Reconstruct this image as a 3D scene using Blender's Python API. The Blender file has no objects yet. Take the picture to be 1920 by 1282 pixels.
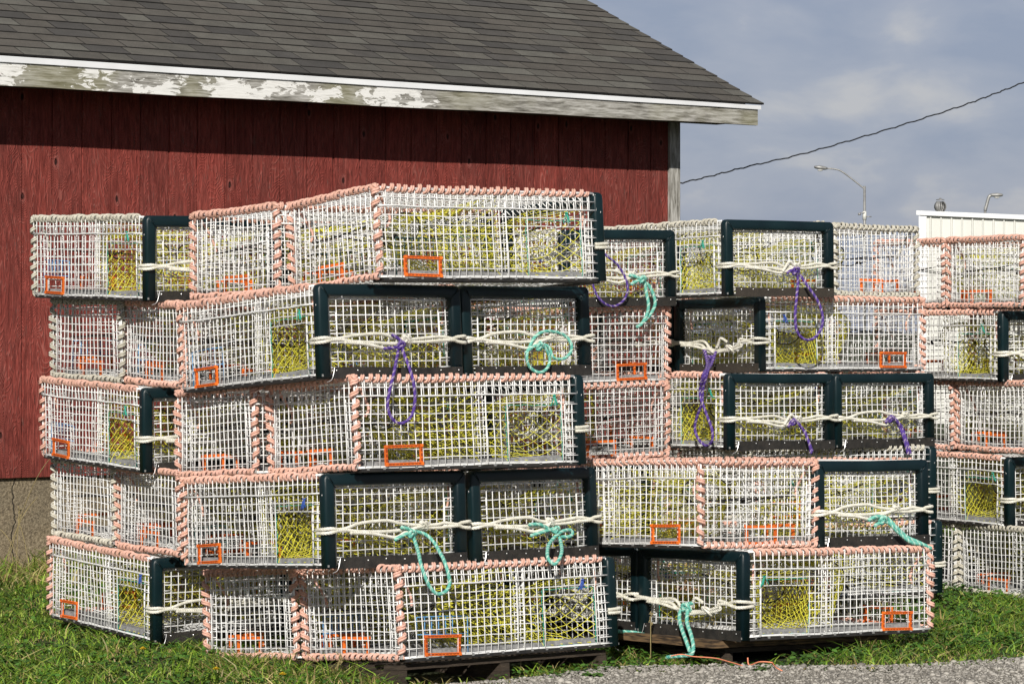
import bpy, math, random
import numpy as np
from mathutils import Matrix, Vector
PI = math.pi
R_ = math.radians
random.seed(4); rng = np.random.default_rng(4)
scene = bpy.context.scene
col = scene.collection
# ---------------------------------------------------------------- camera, world, sun, exposure
FPX = 5463.0; HORIZON = 620.0; EYE = 1.43
PITCH = math.atan((HORIZON - 641.0) / FPX)
cam = bpy.data.cameras.new('camera'); camo = bpy.data.objects.new('camera', cam); col.objects.link(camo)
camo.location = (0, 0, EYE); camo.rotation_euler = (PI / 2 + PITCH, 0, 0)
cam.sensor_width = 36.0; cam.lens = FPX / 1920.0 * 36.0; cam.clip_start = 0.1; cam.clip_end = 3000
scene.camera = camo

SUN_AZ = (-0.10, -0.995)      # horizontal direction towards the sun
SUN_EL = R_(29.8)
world = bpy.data.worlds.new('World'); scene.world = world; world.use_nodes = True
wn = world.node_tree.nodes; wl = world.node_tree.links
for n in list(wn): wn.remove(n)
w_out = wn.new('ShaderNodeOutputWorld'); w_bg = wn.new('ShaderNodeBackground'); w_bg2 = wn.new('ShaderNodeBackground')
w_sky = wn.new('ShaderNodeTexSky'); w_sky.sky_type = 'NISHITA'; w_sky.sun_disc = False
w_sky.sun_elevation = SUN_EL; w_sky.sun_rotation = math.atan2(SUN_AZ[0], SUN_AZ[1])
w_bg.inputs['Strength'].default_value = 0.07
w_tc = wn.new('ShaderNodeTexCoord'); w_map = wn.new('ShaderNodeMapping'); w_map.inputs['Scale'].default_value = (19, 19, 44)
w_map.inputs['Location'].default_value = (2.7, 0, 1.3)
w_n = wn.new('ShaderNodeTexNoise'); w_n.inputs['Scale'].default_value = 1.0; w_n.inputs['Detail'].default_value = 6; w_n.inputs['Roughness'].default_value = 0.5
w_n.inputs['Distortion'].default_value = 0.25
w_r = wn.new('ShaderNodeValToRGB')
w_r.color_ramp.elements[0].position = 0.36; w_r.color_ramp.elements[0].color = (0.275, 0.318, 0.435, 1)
w_r.color_ramp.elements[1].position = 0.68; w_r.color_ramp.elements[1].color = (0.49, 0.49, 0.525, 1)
e = w_r.color_ramp.elements.new(0.55); e.color = (0.35, 0.38, 0.475, 1)
w_mix = wn.new('ShaderNodeMixShader'); w_mix.inputs[0].default_value = 0.85
wl.new(w_sky.outputs[0], w_bg.inputs[0]); wl.new(w_tc.outputs['Generated'], w_map.inputs[0]); wl.new(w_map.outputs[0], w_n.inputs[0])
wl.new(w_n.outputs['Fac'], w_r.inputs[0]); 
w_sep = wn.new('ShaderNodeSeparateXYZ'); wl.new(w_tc.outputs['Generated'], w_sep.inputs[0])
w_z = wn.new('ShaderNodeMapRange'); w_z.inputs[1].default_value = 0.13; w_z.inputs[2].default_value = 0.45; w_z.inputs[3].default_value = 1.05; w_z.inputs[4].default_value = 0.32
wl.new(w_sep.outputs[2], w_z.inputs[0]); wl.new(w_z.outputs[0], w_bg2.inputs['Strength'])
wl.new(w_r.outputs[0], w_bg2.inputs[0]); 
wl.new(w_bg.outputs[0], w_mix.inputs[1]); wl.new(w_bg2.outputs[0], w_mix.inputs[2]); wl.new(w_mix.outputs[0], w_out.inputs[0])
sun = bpy.data.lights.new('sun', 'SUN'); sun.energy = 5.0; sun.angle = R_(0.53); sun.color = (1.0, 0.955, 0.88)
suno = bpy.data.objects.new('sun', sun); col.objects.link(suno)
sd = Vector((SUN_AZ[0] * math.cos(SUN_EL), SUN_AZ[1] * math.cos(SUN_EL), math.sin(SUN_EL)))
suno.rotation_euler = sd.to_track_quat('Z', 'Y').to_euler(); suno.location = sd * 30
vs = scene.view_settings
vs.view_transform = 'Standard'; vs.look = 'None'; vs.exposure = 0.0; vs.gamma = 1.0

# ---------------------------------------------------------------- pixel helpers: a photograph pixel (1920 wide) to a point in the place
CP, SP = math.cos(PITCH), math.sin(PITCH)
def ray(px, py):
    x = (px - 960) / FPX; z = (641 - py) / FPX
    return Vector((x, CP - SP * z, SP + CP * z))
def at(px, py, Y):
    r = ray(px, py); r = r * (Y / r.y); r.z += EYE
    return r
def on_ground(px, py, z=0.0):
    r = ray(px, py); r = r * ((z - EYE) / r.z); r.z += EYE
    return r
def on_plane(px, py, p, n):
    r = ray(px, py); o = Vector((0, 0, EYE)); t = (p - o).dot(n) / r.dot(n)
    return o + r * t

# ---------------------------------------------------------------- materials
def mat(name, base=(0.5, 0.5, 0.5), rough=0.6, metal=0.0, var=None, scale=20.0, bump=0.0, bscale=60.0, objvar=0.0, spec=None, detail=4, stretch=None, sheen=0.0, sss=0.0):
    m = bpy.data.materials.new(name); m.use_nodes = True
    nt = m.node_tree; b = nt.nodes['Principled BSDF']
    b.inputs['Base Color'].default_value = (*base, 1); b.inputs['Roughness'].default_value = rough; b.inputs['Metallic'].default_value = metal
    if spec is not None: b.inputs['Specular IOR Level'].default_value = spec
    tc = nt.nodes.new('ShaderNodeTexCoord'); src = tc.outputs['Object']
    if stretch:
        mp = nt.nodes.new('ShaderNodeMapping'); mp.inputs['Scale'].default_value = stretch; nt.links.new(src, mp.inputs[0]); src = mp.outputs[0]
    c = None
    if var:
        n = nt.nodes.new('ShaderNodeTexNoise'); n.inputs['Scale'].default_value = scale; n.inputs['Detail'].default_value = detail
        nt.links.new(src, n.inputs[0])
        r = nt.nodes.new('ShaderNodeValToRGB'); r.color_ramp.elements[0].position = 0.35; r.color_ramp.elements[1].position = 0.65
        r.color_ramp.elements[0].color = (*base, 1); r.color_ramp.elements[1].color = (*var, 1)
        nt.links.new(n.outputs['Fac'], r.inputs[0]); c = r.outputs[0]
    if objvar:
        oi = nt.nodes.new('ShaderNodeObjectInfo'); hs = nt.nodes.new('ShaderNodeHueSaturation')
        mr = nt.nodes.new('ShaderNodeMapRange'); mr.inputs[3].default_value = 1 - objvar; mr.inputs[4].default_value = 1 + objvar * 0.5
        nt.links.new(oi.outputs['Random'], mr.inputs[0]); nt.links.new(mr.outputs[0], hs.inputs['Value'])
        if c: nt.links.new(c, hs.inputs['Color'])
        else: hs.inputs['Color'].default_value = (*base, 1)
        c = hs.outputs[0]
    if c: nt.links.new(c, b.inputs['Base Color'])
    if bump:
        n2 = nt.nodes.new('ShaderNodeTexNoise'); n2.inputs['Scale'].default_value = bscale; n2.inputs['Detail'].default_value = 5
        nt.links.new(src, n2.inputs[0]); bp = nt.nodes.new('ShaderNodeBump'); bp.inputs['Strength'].default_value = bump; bp.inputs['Distance'].default_value = 0.01
        nt.links.new(n2.outputs['Fac'], bp.inputs['Height']); nt.links.new(bp.outputs[0], b.inputs['Normal'])
    return m
M = {}
M['wire'] = mat('white_coated_wire', (0.88, 0.88, 0.87), 0.42, var=(0.72, 0.71, 0.67), scale=9, objvar=0.12, detail=8)
M['pink'] = mat('pink_rope_fibre', (0.84, 0.50, 0.41), 0.85, var=(0.66, 0.38, 0.28), scale=26, bump=0.5, bscale=240, objvar=0.14)
M['cream'] = mat('off_white_rope_fibre', (0.62, 0.59, 0.50), 0.85, var=(0.48, 0.45, 0.37), scale=26, bump=0.5, bscale=240, objvar=0.15)
M['bridle'] = mat('white_rope_fibre', (0.80, 0.78, 0.70), 0.8, var=(0.62, 0.60, 0.50), scale=30, bump=0.4, bscale=260, objvar=0.08)
M['green_pipe'] = mat('dark_green_plastic_pipe', (0.0018, 0.011, 0.015), 0.42, var=(0.0045, 0.019, 0.023), scale=5, bump=0.12, bscale=26, spec=0.4, detail=8)
M['rubber'] = mat('black_rubber_belting', (0.012, 0.011, 0.010), 0.65, var=(0.028, 0.024, 0.020), scale=30, bump=0.3, bscale=160)
M['brown_rubber'] = mat('brown_rubber_belting', (0.045, 0.036, 0.026), 0.8, var=(0.028, 0.022, 0.017), scale=160, bump=0.4, bscale=200)
M['screw'] = mat('steel_screw_head', (0.75, 0.75, 0.75), 0.35, metal=0.6)
M['skid'] = mat('black_tarred_skid', (0.008, 0.008, 0.008), 0.7, var=(0.02, 0.017, 0.014), scale=40)
M['net'] = mat('yellow_netting_twine', (0.84, 0.79, 0.070), 0.7, var=(0.64, 0.60, 0.06), scale=12, objvar=0.15)
M['vent'] = mat('orange_plastic', (0.86, 0.185, 0.018), 0.5, var=(0.68, 0.13, 0.015), scale=30, objvar=0.18)
M['vent_dark'] = mat('orange_plastic_slot', (0.30, 0.045, 0.008), 0.6)
M['blue_wire'] = mat('blue_coated_wire', (0.09, 0.27, 0.52), 0.5)
M['dark_wire'] = mat('dark_green_coated_wire', (0.012, 0.05, 0.045), 0.5)
M['ballast'] = mat('grey_concrete_runner', (0.27, 0.27, 0.27), 0.9, var=(0.16, 0.16, 0.16), scale=60, bump=0.4)
M['bungee'] = mat('black_shock_cord', (0.012, 0.011, 0.011), 0.6)
M['teal_twine'] = mat('sea_green_twine', (0.03, 0.36, 0.26), 0.7)
M['blue_twine'] = mat('blue_twine', (0.03, 0.09, 0.42), 0.7)
M['purple'] = mat('purple_rope_fibre', (0.085, 0.040, 0.27), 0.75, var=(0.06, 0.025, 0.20), scale=60, bump=0.3, bscale=260)
M['purple_fleck'] = mat('pale_fleck_fibre', (0.42, 0.34, 0.42), 0.75, var=(0.09, 0.04, 0.27), scale=55)
M['teal'] = mat('sea_green_rope_fibre', (0.17, 0.50, 0.41), 0.75, var=(0.09, 0.38, 0.31), scale=60, bump=0.3, bscale=260)
M['teal_fleck'] = mat('pale_green_rope_fibre', (0.46, 0.66, 0.56), 0.75, var=(0.28, 0.56, 0.46), scale=60)
M['salmon'] = mat('salmon_twine', (0.80, 0.27, 0.15), 0.7)
M['pallet'] = mat('weathered_dark_wood', (0.026, 0.018, 0.012), 0.85, var=(0.060, 0.043, 0.029), scale=9, stretch=(2, 2, 14), bump=0.5, bscale=40)
M['ply'] = mat('layered_plywood_edge', (0.028, 0.017, 0.010), 0.85, var=(0.17, 0.105, 0.05), scale=16, stretch=(1, 1, 9), detail=1)
M['galv'] = mat('galvanised_metal', (0.26, 0.26, 0.26), 0.5, metal=0.4, var=(0.36, 0.36, 0.35), scale=6)
M['white_metal'] = mat('white_painted_steel', (0.66, 0.66, 0.62), 0.45, var=(0.60, 0.60, 0.56), scale=1.5)
M['white_trim'] = mat('white_drip_edge', (0.80, 0.81, 0.83), 0.4, var=(0.70, 0.71, 0.72), scale=3)
M['cable'] = mat('black_cable', (0.010, 0.011, 0.014), 0.7)
M['lens'] = mat('lamp_glass', (0.6, 0.6, 0.58), 0.25)

def newmat(name):
    m = bpy.data.materials.new(name); m.use_nodes = True
    return m, m.node_tree, m.node_tree.nodes['Principled BSDF']
def node(nt, typ, **kw):
    n = nt.nodes.new(typ)
    for k, v in kw.items():
        if k.startswith('_'): setattr(n, k[1:], v)
        else: n.inputs[k].default_value = v
    return n
def ramp(nt, src, stops):
    r = nt.nodes.new('ShaderNodeValToRGB'); els = r.color_ramp.elements
    while len(els) < len(stops): els.new(0.5)
    for i, (p, c) in enumerate(stops):
        els[i].position = p; els[i].color = (*c, 1) if len(c) == 3 else c
    nt.links.new(src, r.inputs[0]); return r.outputs[0]
def mix(nt, fac, a, b, typ='MIX'):
    m = nt.nodes.new('ShaderNodeMix'); m.data_type = 'RGBA'; m.blend_type = typ
    for s, i in ((fac, 0), (a, 6), (b, 7)):
        if isinstance(s, (int, float)): m.inputs[i].default_value = s
        elif isinstance(s, tuple): m.inputs[i].default_value = (*s, 1)
        else: nt.links.new(s, m.inputs[i])
    return m.outputs[2]
def mth(nt, op, a, b=None):
    m = nt.nodes.new('ShaderNodeMath'); m.operation = op
    for i, s in enumerate((a, b)):
        if s is None: continue
        if isinstance(s, (int, float)): m.inputs[i].default_value = s
        else: nt.links.new(s, m.inputs[i])
    return m.outputs[0]
def mapped(nt, scale=(1, 1, 1), loc=(0, 0, 0)):
    tc = nt.nodes.new('ShaderNodeTexCoord'); mp = nt.nodes.new('ShaderNodeMapping')
    mp.inputs['Scale'].default_value = scale; mp.inputs['Location'].default_value = loc
    nt.links.new(tc.outputs['Object'], mp.inputs[0]); return mp.outputs[0]
def noise(nt, vec, scale, detail=4, rough=0.5, dist=0.0):
    n = node(nt, 'ShaderNodeTexNoise', Scale=scale, Detail=detail, Roughness=rough, Distortion=dist)
    nt.links.new(vec, n.inputs['Vector']); return n.outputs['Fac']
def bump(nt, b, h, strength, dist):
    bp = node(nt, 'ShaderNodeBump', Strength=strength, Distance=dist)
    nt.links.new(h, bp.inputs['Height']); nt.links.new(bp.outputs[0], b.inputs['Normal'])

def mat_siding():
    m, nt, b = newmat('faded_red_stained_plywood')
    tc = nt.nodes.new('ShaderNodeTexCoord'); sx = nt.nodes.new('ShaderNodeSeparateXYZ'); nt.links.new(tc.outputs['Object'], sx.inputs[0])
    cb = nt.nodes.new('ShaderNodeCombineXYZ'); nt.links.new(sx.outputs[0], cb.inputs[0]); nt.links.new(mth(nt, 'MULTIPLY', sx.outputs[2], 0.48), cb.inputs[1])
    vo = node(nt, 'ShaderNodeTexVoronoi', Scale=4.9); vo.voronoi_dimensions = '2D'; nt.links.new(cb.outputs[0], vo.inputs['Vector'])
    sep = nt.nodes.new('ShaderNodeSeparateColor'); nt.links.new(vo.outputs['Color'], sep.inputs[0])
    some = ramp(nt, sep.outputs[0], [(0.38, (1, 1, 1)), (0.42, (0, 0, 0))])         # only part of the cells carry a knot
    dk = vo.outputs['Distance']
    pull = nt.nodes.new('ShaderNodeMapRange'); pull.inputs[1].default_value = 0.0; pull.inputs[2].default_value = 0.42; pull.inputs[3].default_value = 0.17; pull.inputs[4].default_value = 0.0
    pull.interpolation_type = 'SMOOTHSTEP'; nt.links.new(dk, pull.inputs[0])
    g = noise(nt, mapped(nt, (1, 1, 0.10)), 75, 7, 0.68, 0.5)                        # fine vertical grain
    warp = mth(nt, 'ADD', noise(nt, mapped(nt, (1.0, 1.0, 0.20)), 4.6, 3, 0.5, 0.5), mth(nt, 'MULTIPLY', pull.outputs[0], some))
    rings = mth(nt, 'FRACT', mth(nt, 'MULTIPLY', warp, 62.0))
    ringl = ramp(nt, rings, [(0.0, (1, 1, 1)), (0.30, (0, 0, 0)), (0.80, (0, 0, 0)), (1.0, (1, 1, 1))])
    gw = ramp(nt, g, [(0.36, (0, 0, 0)), (0.66, (1, 1, 1))])
    c = mix(nt, gw, (0.120, 0.018, 0.013), (0.285, 0.058, 0.045))
    patch = ramp(nt, noise(nt, mapped(nt, (1, 1, 0.35)), 5.0, 5, 0.65), [(0.42, (0, 0, 0)), (0.62, (1, 1, 1))])
    c = mix(nt, mth(nt, 'MULTIPLY', mth(nt, 'MULTIPLY', ringl, patch), 0.42), c, (0.42, 0.17, 0.14))
    w2 = ramp(nt, noise(nt, mapped(nt, (1, 1, 0.16), (7, 0, 0)), 46, 6, 0.75), [(0.57, (0, 0, 0)), (0.68, (1, 1, 1))])
    c = mix(nt, mth(nt, 'MULTIPLY', w2, 0.62), c, (0.135, 0.092, 0.078))
    w3 = ramp(nt, noise(nt, mapped(nt, (1, 1, 0.22), (1, 0, 4)), 30, 6, 0.75), [(0.62, (0, 0, 0)), (0.70, (1, 1, 1))])
    c = mix(nt, mth(nt, 'MULTIPLY', w3, 0.35), c, (0.40, 0.20, 0.17))
    wn_ = nt.nodes.new('ShaderNodeTexWhiteNoise'); wn_.noise_dimensions = '1D'
    nt.links.new(mth(nt, 'FLOOR', mth(nt, 'DIVIDE', sx.outputs[0], 0.2032)), wn_.inputs['W'])
    c = mix(nt, 1.0, c, ramp(nt, wn_.outputs['Value'], [(0.0, (0.86, 0.86, 0.86)), (1.0, (1.10, 1.06, 1.04))]), 'MULTIPLY')
    big = noise(nt, mapped(nt, (0.8, 1, 0.25), (2, 0, 0)), 1.6, 3)
    c = mix(nt, 1.0, c, ramp(nt, big, [(0.3, (0.80, 0.80, 0.80)), (0.7, (1.15, 1.15, 1.15))]), 'MULTIPLY')
    kn = mth(nt, 'MULTIPLY', ramp(nt, dk, [(0.0, (1, 1, 1)), (0.034, (1, 1, 1)), (0.055, (0, 0, 0))]), some)
    kr = mth(nt, 'MULTIPLY', ramp(nt, dk, [(0.045, (0, 0, 0)), (0.07, (1, 1, 1)), (0.12, (0, 0, 0))]), some)
    c = mix(nt, mth(nt, 'MULTIPLY', kr, 0.35), c, (0.36, 0.13, 0.11))
    c = mix(nt, mth(nt, 'MULTIPLY', kn, 0.9), c, (0.020, 0.006, 0.005))
    nt.links.new(c, b.inputs['Base Color']); b.inputs['Roughness'].default_value = 0.8; b.inputs['Specular IOR Level'].default_value = 0.3
    h = mth(nt, 'ADD', g, mth(nt, 'MULTIPLY', ringl, 0.4))
    h = mth(nt, 'SUBTRACT', h, mth(nt, 'MULTIPLY', kn, 1.2))
    bump(nt, b, h, 0.9, 0.008)
    return m
def mat_fascia(paint=True):
    m, nt, b = newmat('weathered_grey_board' if paint else 'grey_corner_board')
    v = mapped(nt, (0.10, 1, 1)) if paint else mapped(nt, (1, 1, 0.10))
    g = noise(nt, v, 70, 6, 0.65, 0.4)
    c = ramp(nt, g, [(0.30, (0.060, 0.055, 0.045)), (0.45, (0.23, 0.22, 0.195)), (0.66, (0.50, 0.49, 0.46))])
    if paint:
        tint = ramp(nt, noise(nt, mapped(nt, (1, 1, 1), (3, 0, 0)), 1.7, 3), [(0.45, (0, 0, 0)), (0.62, (1, 1, 1))])
        c = mix(nt, mth(nt, 'MULTIPLY', tint, 0.42), c, (0.20, 0.19, 0.075))
        tc = nt.nodes.new('ShaderNodeTexCoord'); sx = nt.nodes.new('ShaderNodeSeparateXYZ'); nt.links.new(tc.outputs['Object'], sx.inputs[0])
        # flaking white paint: survives on the left two thirds of the board only
        big = noise(nt, mapped(nt, (1, 1, 1.2), (0.4, 0, 0)), 4.0, 2)
        fine = noise(nt, mapped(nt, (0.45, 1, 1.2)), 22, 6, 0.7, 0.8)
        f = mth(nt, 'ADD', mth(nt, 'MULTIPLY', big, 1.05), mth(nt, 'MULTIPLY', fine, 0.85))
        lim = nt.nodes.new('ShaderNodeMapRange'); lim.inputs[1].default_value = 2.7; lim.inputs[2].default_value = 3.35; lim.inputs[3].default_value = 0.0; lim.inputs[4].default_value = 0.6
        nt.links.new(sx.outputs[0], lim.inputs[0]); f = mth(nt, 'SUBTRACT', f, lim.outputs[0])
        p = ramp(nt, f, [(0.998, (0, 0, 0)), (1.02, (1, 1, 1))])
        c = mix(nt, mth(nt, 'MULTIPLY', p, ramp(nt, g, [(0.30, (0.35, 0.35, 0.35)), (0.45, (1, 1, 1))])), c, (0.74, 0.735, 0.71))
    nt.links.new(c, b.inputs['Base Color']); b.inputs['Roughness'].default_value = 0.85
    bump(nt, b, g, 0.6, 0.006)
    return m
def mat_concrete():
    m, nt, b = newmat('rough_aggregate_concrete')
    v = mapped(nt)
    f = noise(nt, v, 75, 6, 0.75); l = noise(nt, v, 2.2, 3)
    c = ramp(nt, f, [(0.34, (0.075, 0.056, 0.034)), (0.50, (0.245, 0.195, 0.125)), (0.66, (0.42, 0.35, 0.24))])
    c = mix(nt, ramp(nt, l, [(0.45, (0, 0, 0)), (0.65, (1, 1, 1))]), c, mix(nt, 0.45, c, (0.10, 0.09, 0.07)))
    # a wandering vertical crack
    tc = nt.nodes.new('ShaderNodeTexCoord'); sx = nt.nodes.new('ShaderNodeSeparateXYZ'); nt.links.new(tc.outputs['Object'], sx.inputs[0])
    wob = mth(nt, 'MULTIPLY', mth(nt, 'SUBTRACT', noise(nt, mapped(nt, (0.01, 1, 1)), 5, 4), 0.5), 0.18)
    d = mth(nt, 'ABSOLUTE', mth(nt, 'SUBTRACT', mth(nt, 'ADD', sx.outputs[0], wob), -0.055))
    cr = ramp(nt, d, [(0.0, (1, 1, 1)), (0.0015, (1, 1, 1)), (0.0045, (0, 0, 0))])
    c = mix(nt, cr, c, (0.02, 0.016, 0.012))
    nt.links.new(c, b.inputs['Base Color']); b.inputs['Roughness'].default_value = 0.95
    bump(nt, b, mth(nt, 'SUBTRACT', f, cr), 1.0, 0.012)
    return m
def mat_shingle():
    m, nt, b = newmat('grey_asphalt_shingle')
    at_ = nt.nodes.new('ShaderNodeVertexColor'); at_.layer_name = 'Col'
    v = mapped(nt)
    g = noise(nt, v, 190, 3, 0.7); l = noise(nt, v, 9, 3)
    c = mix(nt, 1.0, at_.outputs['Color'], ramp(nt, g, [(0.3, (0.50, 0.50, 0.50)), (0.7, (1.45, 1.45, 1.45))]), 'MULTIPLY')
    c = mix(nt, 1.0, c, ramp(nt, l, [(0.3, (0.86, 0.86, 0.86)), (0.7, (1.12, 1.12, 1.12))]), 'MULTIPLY')
    nt.links.new(c, b.inputs['Base Color']); b.inputs['Roughness'].default_value = 0.92
    bump(nt, b, g, 0.6, 0.004)
    return m
def mat_attr(name, rough=0.6, translucent=0.0, spec=0.3):
    m, nt, b = newmat(name)
    a = nt.nodes.new('ShaderNodeVertexColor'); a.layer_name = 'Col'
    nt.links.new(a.outputs['Color'], b.inputs['Base Color']); b.inputs['Roughness'].default_value = rough
    b.inputs['Specular IOR Level'].default_value = spec
    if translucent:
        t = nt.nodes.new('ShaderNodeBsdfTranslucent'); nt.links.new(a.outputs['Color'], t.inputs[0])
        ms = nt.nodes.new('ShaderNodeMixShader'); ms.inputs[0].default_value = translucent
        out = [n for n in nt.nodes if n.type == 'OUTPUT_MATERIAL'][0]
        nt.links.new(b.outputs[0], ms.inputs[1]); nt.links.new(t.outputs[0], ms.inputs[2]); nt.links.new(ms.outputs[0], out.inputs[0])
    return m
def mat_ground():
    m, nt, b = newmat('turf_soil')
    v = mapped(nt)
    f = noise(nt, v, 60, 6, 0.7); l = noise(nt, v, 1.3, 4)
    c = ramp(nt, f, [(0.35, (0.012, 0.018, 0.005)), (0.55, (0.035, 0.055, 0.010)), (0.7, (0.075, 0.075, 0.028))])
    c = mix(nt, ramp(nt, l, [(0.4, (0, 0, 0)), (0.7, (1, 1, 1))]), c, mix(nt, 0.5, c, (0.09, 0.080, 0.035)))
    nt.links.new(c, b.inputs['Base Color']); b.inputs['Roughness'].default_value = 0.95
    bump(nt, b, f, 0.8, 0.02)
    return m
def mat_gravel():
    m, nt, b = newmat('packed_grey_gravel')
    v = mapped(nt)
    vo = node(nt, 'ShaderNodeTexVoronoi', Scale=120.0); nt.links.new(v, vo.inputs['Vector'])
    sep = nt.nodes.new('ShaderNodeSeparateColor'); nt.links.new(vo.outputs['Color'], sep.inputs[0])
    c = ramp(nt, sep.outputs[0], [(0.0, (0.17, 0.155, 0.13)), (0.5, (0.31, 0.29, 0.255)), (1.0, (0.50, 0.47, 0.42))])
    c = mix(nt, ramp(nt, vo.outputs['Distance'], [(0.35, (0, 0, 0)), (0.75, (1, 1, 1))]), c, (0.11, 0.10, 0.085))
    l = noise(nt, v, 3, 5, 0.65)
    c = mix(nt, ramp(nt, l, [(0.46, (0, 0, 0)), (0.64, (1, 1, 1))]), c, mix(nt, 0.55, c, (0.14, 0.12, 0.085)))
    nt.links.new(c, b.inputs['Base Color']); b.inputs['Roughness'].default_value = 0.9
    h = mth(nt, 'SUBTRACT', mth(nt, 'MULTIPLY', l, 2.0), vo.outputs['Distance'])
    bump(nt, b, h, 1.0, 0.006)
    return m
def mat_wire():
    m, nt, b = newmat('white_coated_wire')
    oi = nt.nodes.new('ShaderNodeObjectInfo'); tc = nt.nodes.new('ShaderNodeTexCoord')
    off = nt.nodes.new('ShaderNodeVectorMath'); off.operation = 'ADD'; sc_ = nt.nodes.new('ShaderNodeVectorMath'); sc_.operation = 'SCALE'
    cx_ = nt.nodes.new('ShaderNodeCombineXYZ'); nt.links.new(oi.outputs['Random'], cx_.inputs[0]); nt.links.new(oi.outputs['Random'], cx_.inputs[1])
    nt.links.new(cx_.outputs[0], sc_.inputs[0]); sc_.inputs['Scale'].default_value = 37.0
    nt.links.new(tc.outputs['Object'], off.inputs[0]); nt.links.new(sc_.outputs[0], off.inputs[1])
    v = off.outputs[0]
    c = ramp(nt, noise(nt, v, 11, 6, 0.6), [(0.35, (0.90, 0.90, 0.90)), (0.65, (0.76, 0.76, 0.74))])
    c = mix(nt, ramp(nt, noise(nt, v, 7, 7, 0.75), [(0.60, (0, 0, 0)), (0.72, (0.75, 0.75, 0.75))]), c, (0.40, 0.36, 0.27))
    c = mix(nt, ramp(nt, noise(nt, v, 60, 3, 0.6), [(0.70, (0, 0, 0)), (0.74, (0.7, 0.7, 0.7))]), c, (0.25, 0.15, 0.08))
    hs = nt.nodes.new('ShaderNodeHueSaturation'); mr = nt.nodes.new('ShaderNodeMapRange'); mr.inputs[3].default_value = 0.90; mr.inputs[4].default_value = 1.04
    nt.links.new(oi.outputs['Random'], mr.inputs[0]); nt.links.new(mr.outputs[0], hs.inputs['Value']); nt.links.new(c, hs.inputs['Color'])
    nt.links.new(hs.outputs[0], b.inputs['Base Color']); b.inputs['Roughness'].default_value = 0.45
    return m
M['wire'] = mat_wire()
M['siding'] = mat_siding(); M['fascia'] = mat_fascia(True); M['corner'] = mat_fascia(False)
M['concrete'] = mat_concrete(); M['shingle'] = mat_shingle(); M['grass'] = mat_attr('grass_blade', 0.5, 0.16)
M['ground'] = mat_ground(); M['gravel'] = mat_gravel(); M['pebble'] = mat_attr('small_stones', 0.85)
M['soffit'] = mat('old_soffit_boards', (0.10, 0.085, 0.065), 0.9, var=(0.05, 0.04, 0.03), scale=6)
M['petal'] = mat('yellow_petals', (0.75, 0.52, 0.02), 0.6)
M['leaf'] = mat('broad_weed_leaf', (0.055, 0.125, 0.020), 0.5, var=(0.085, 0.165, 0.035), scale=20, objvar=0.25)
M['stalk'] = mat('dry_grass_stalk', (0.36, 0.29, 0.13), 0.8, var=(0.24, 0.19, 0.09), scale=20)

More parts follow.
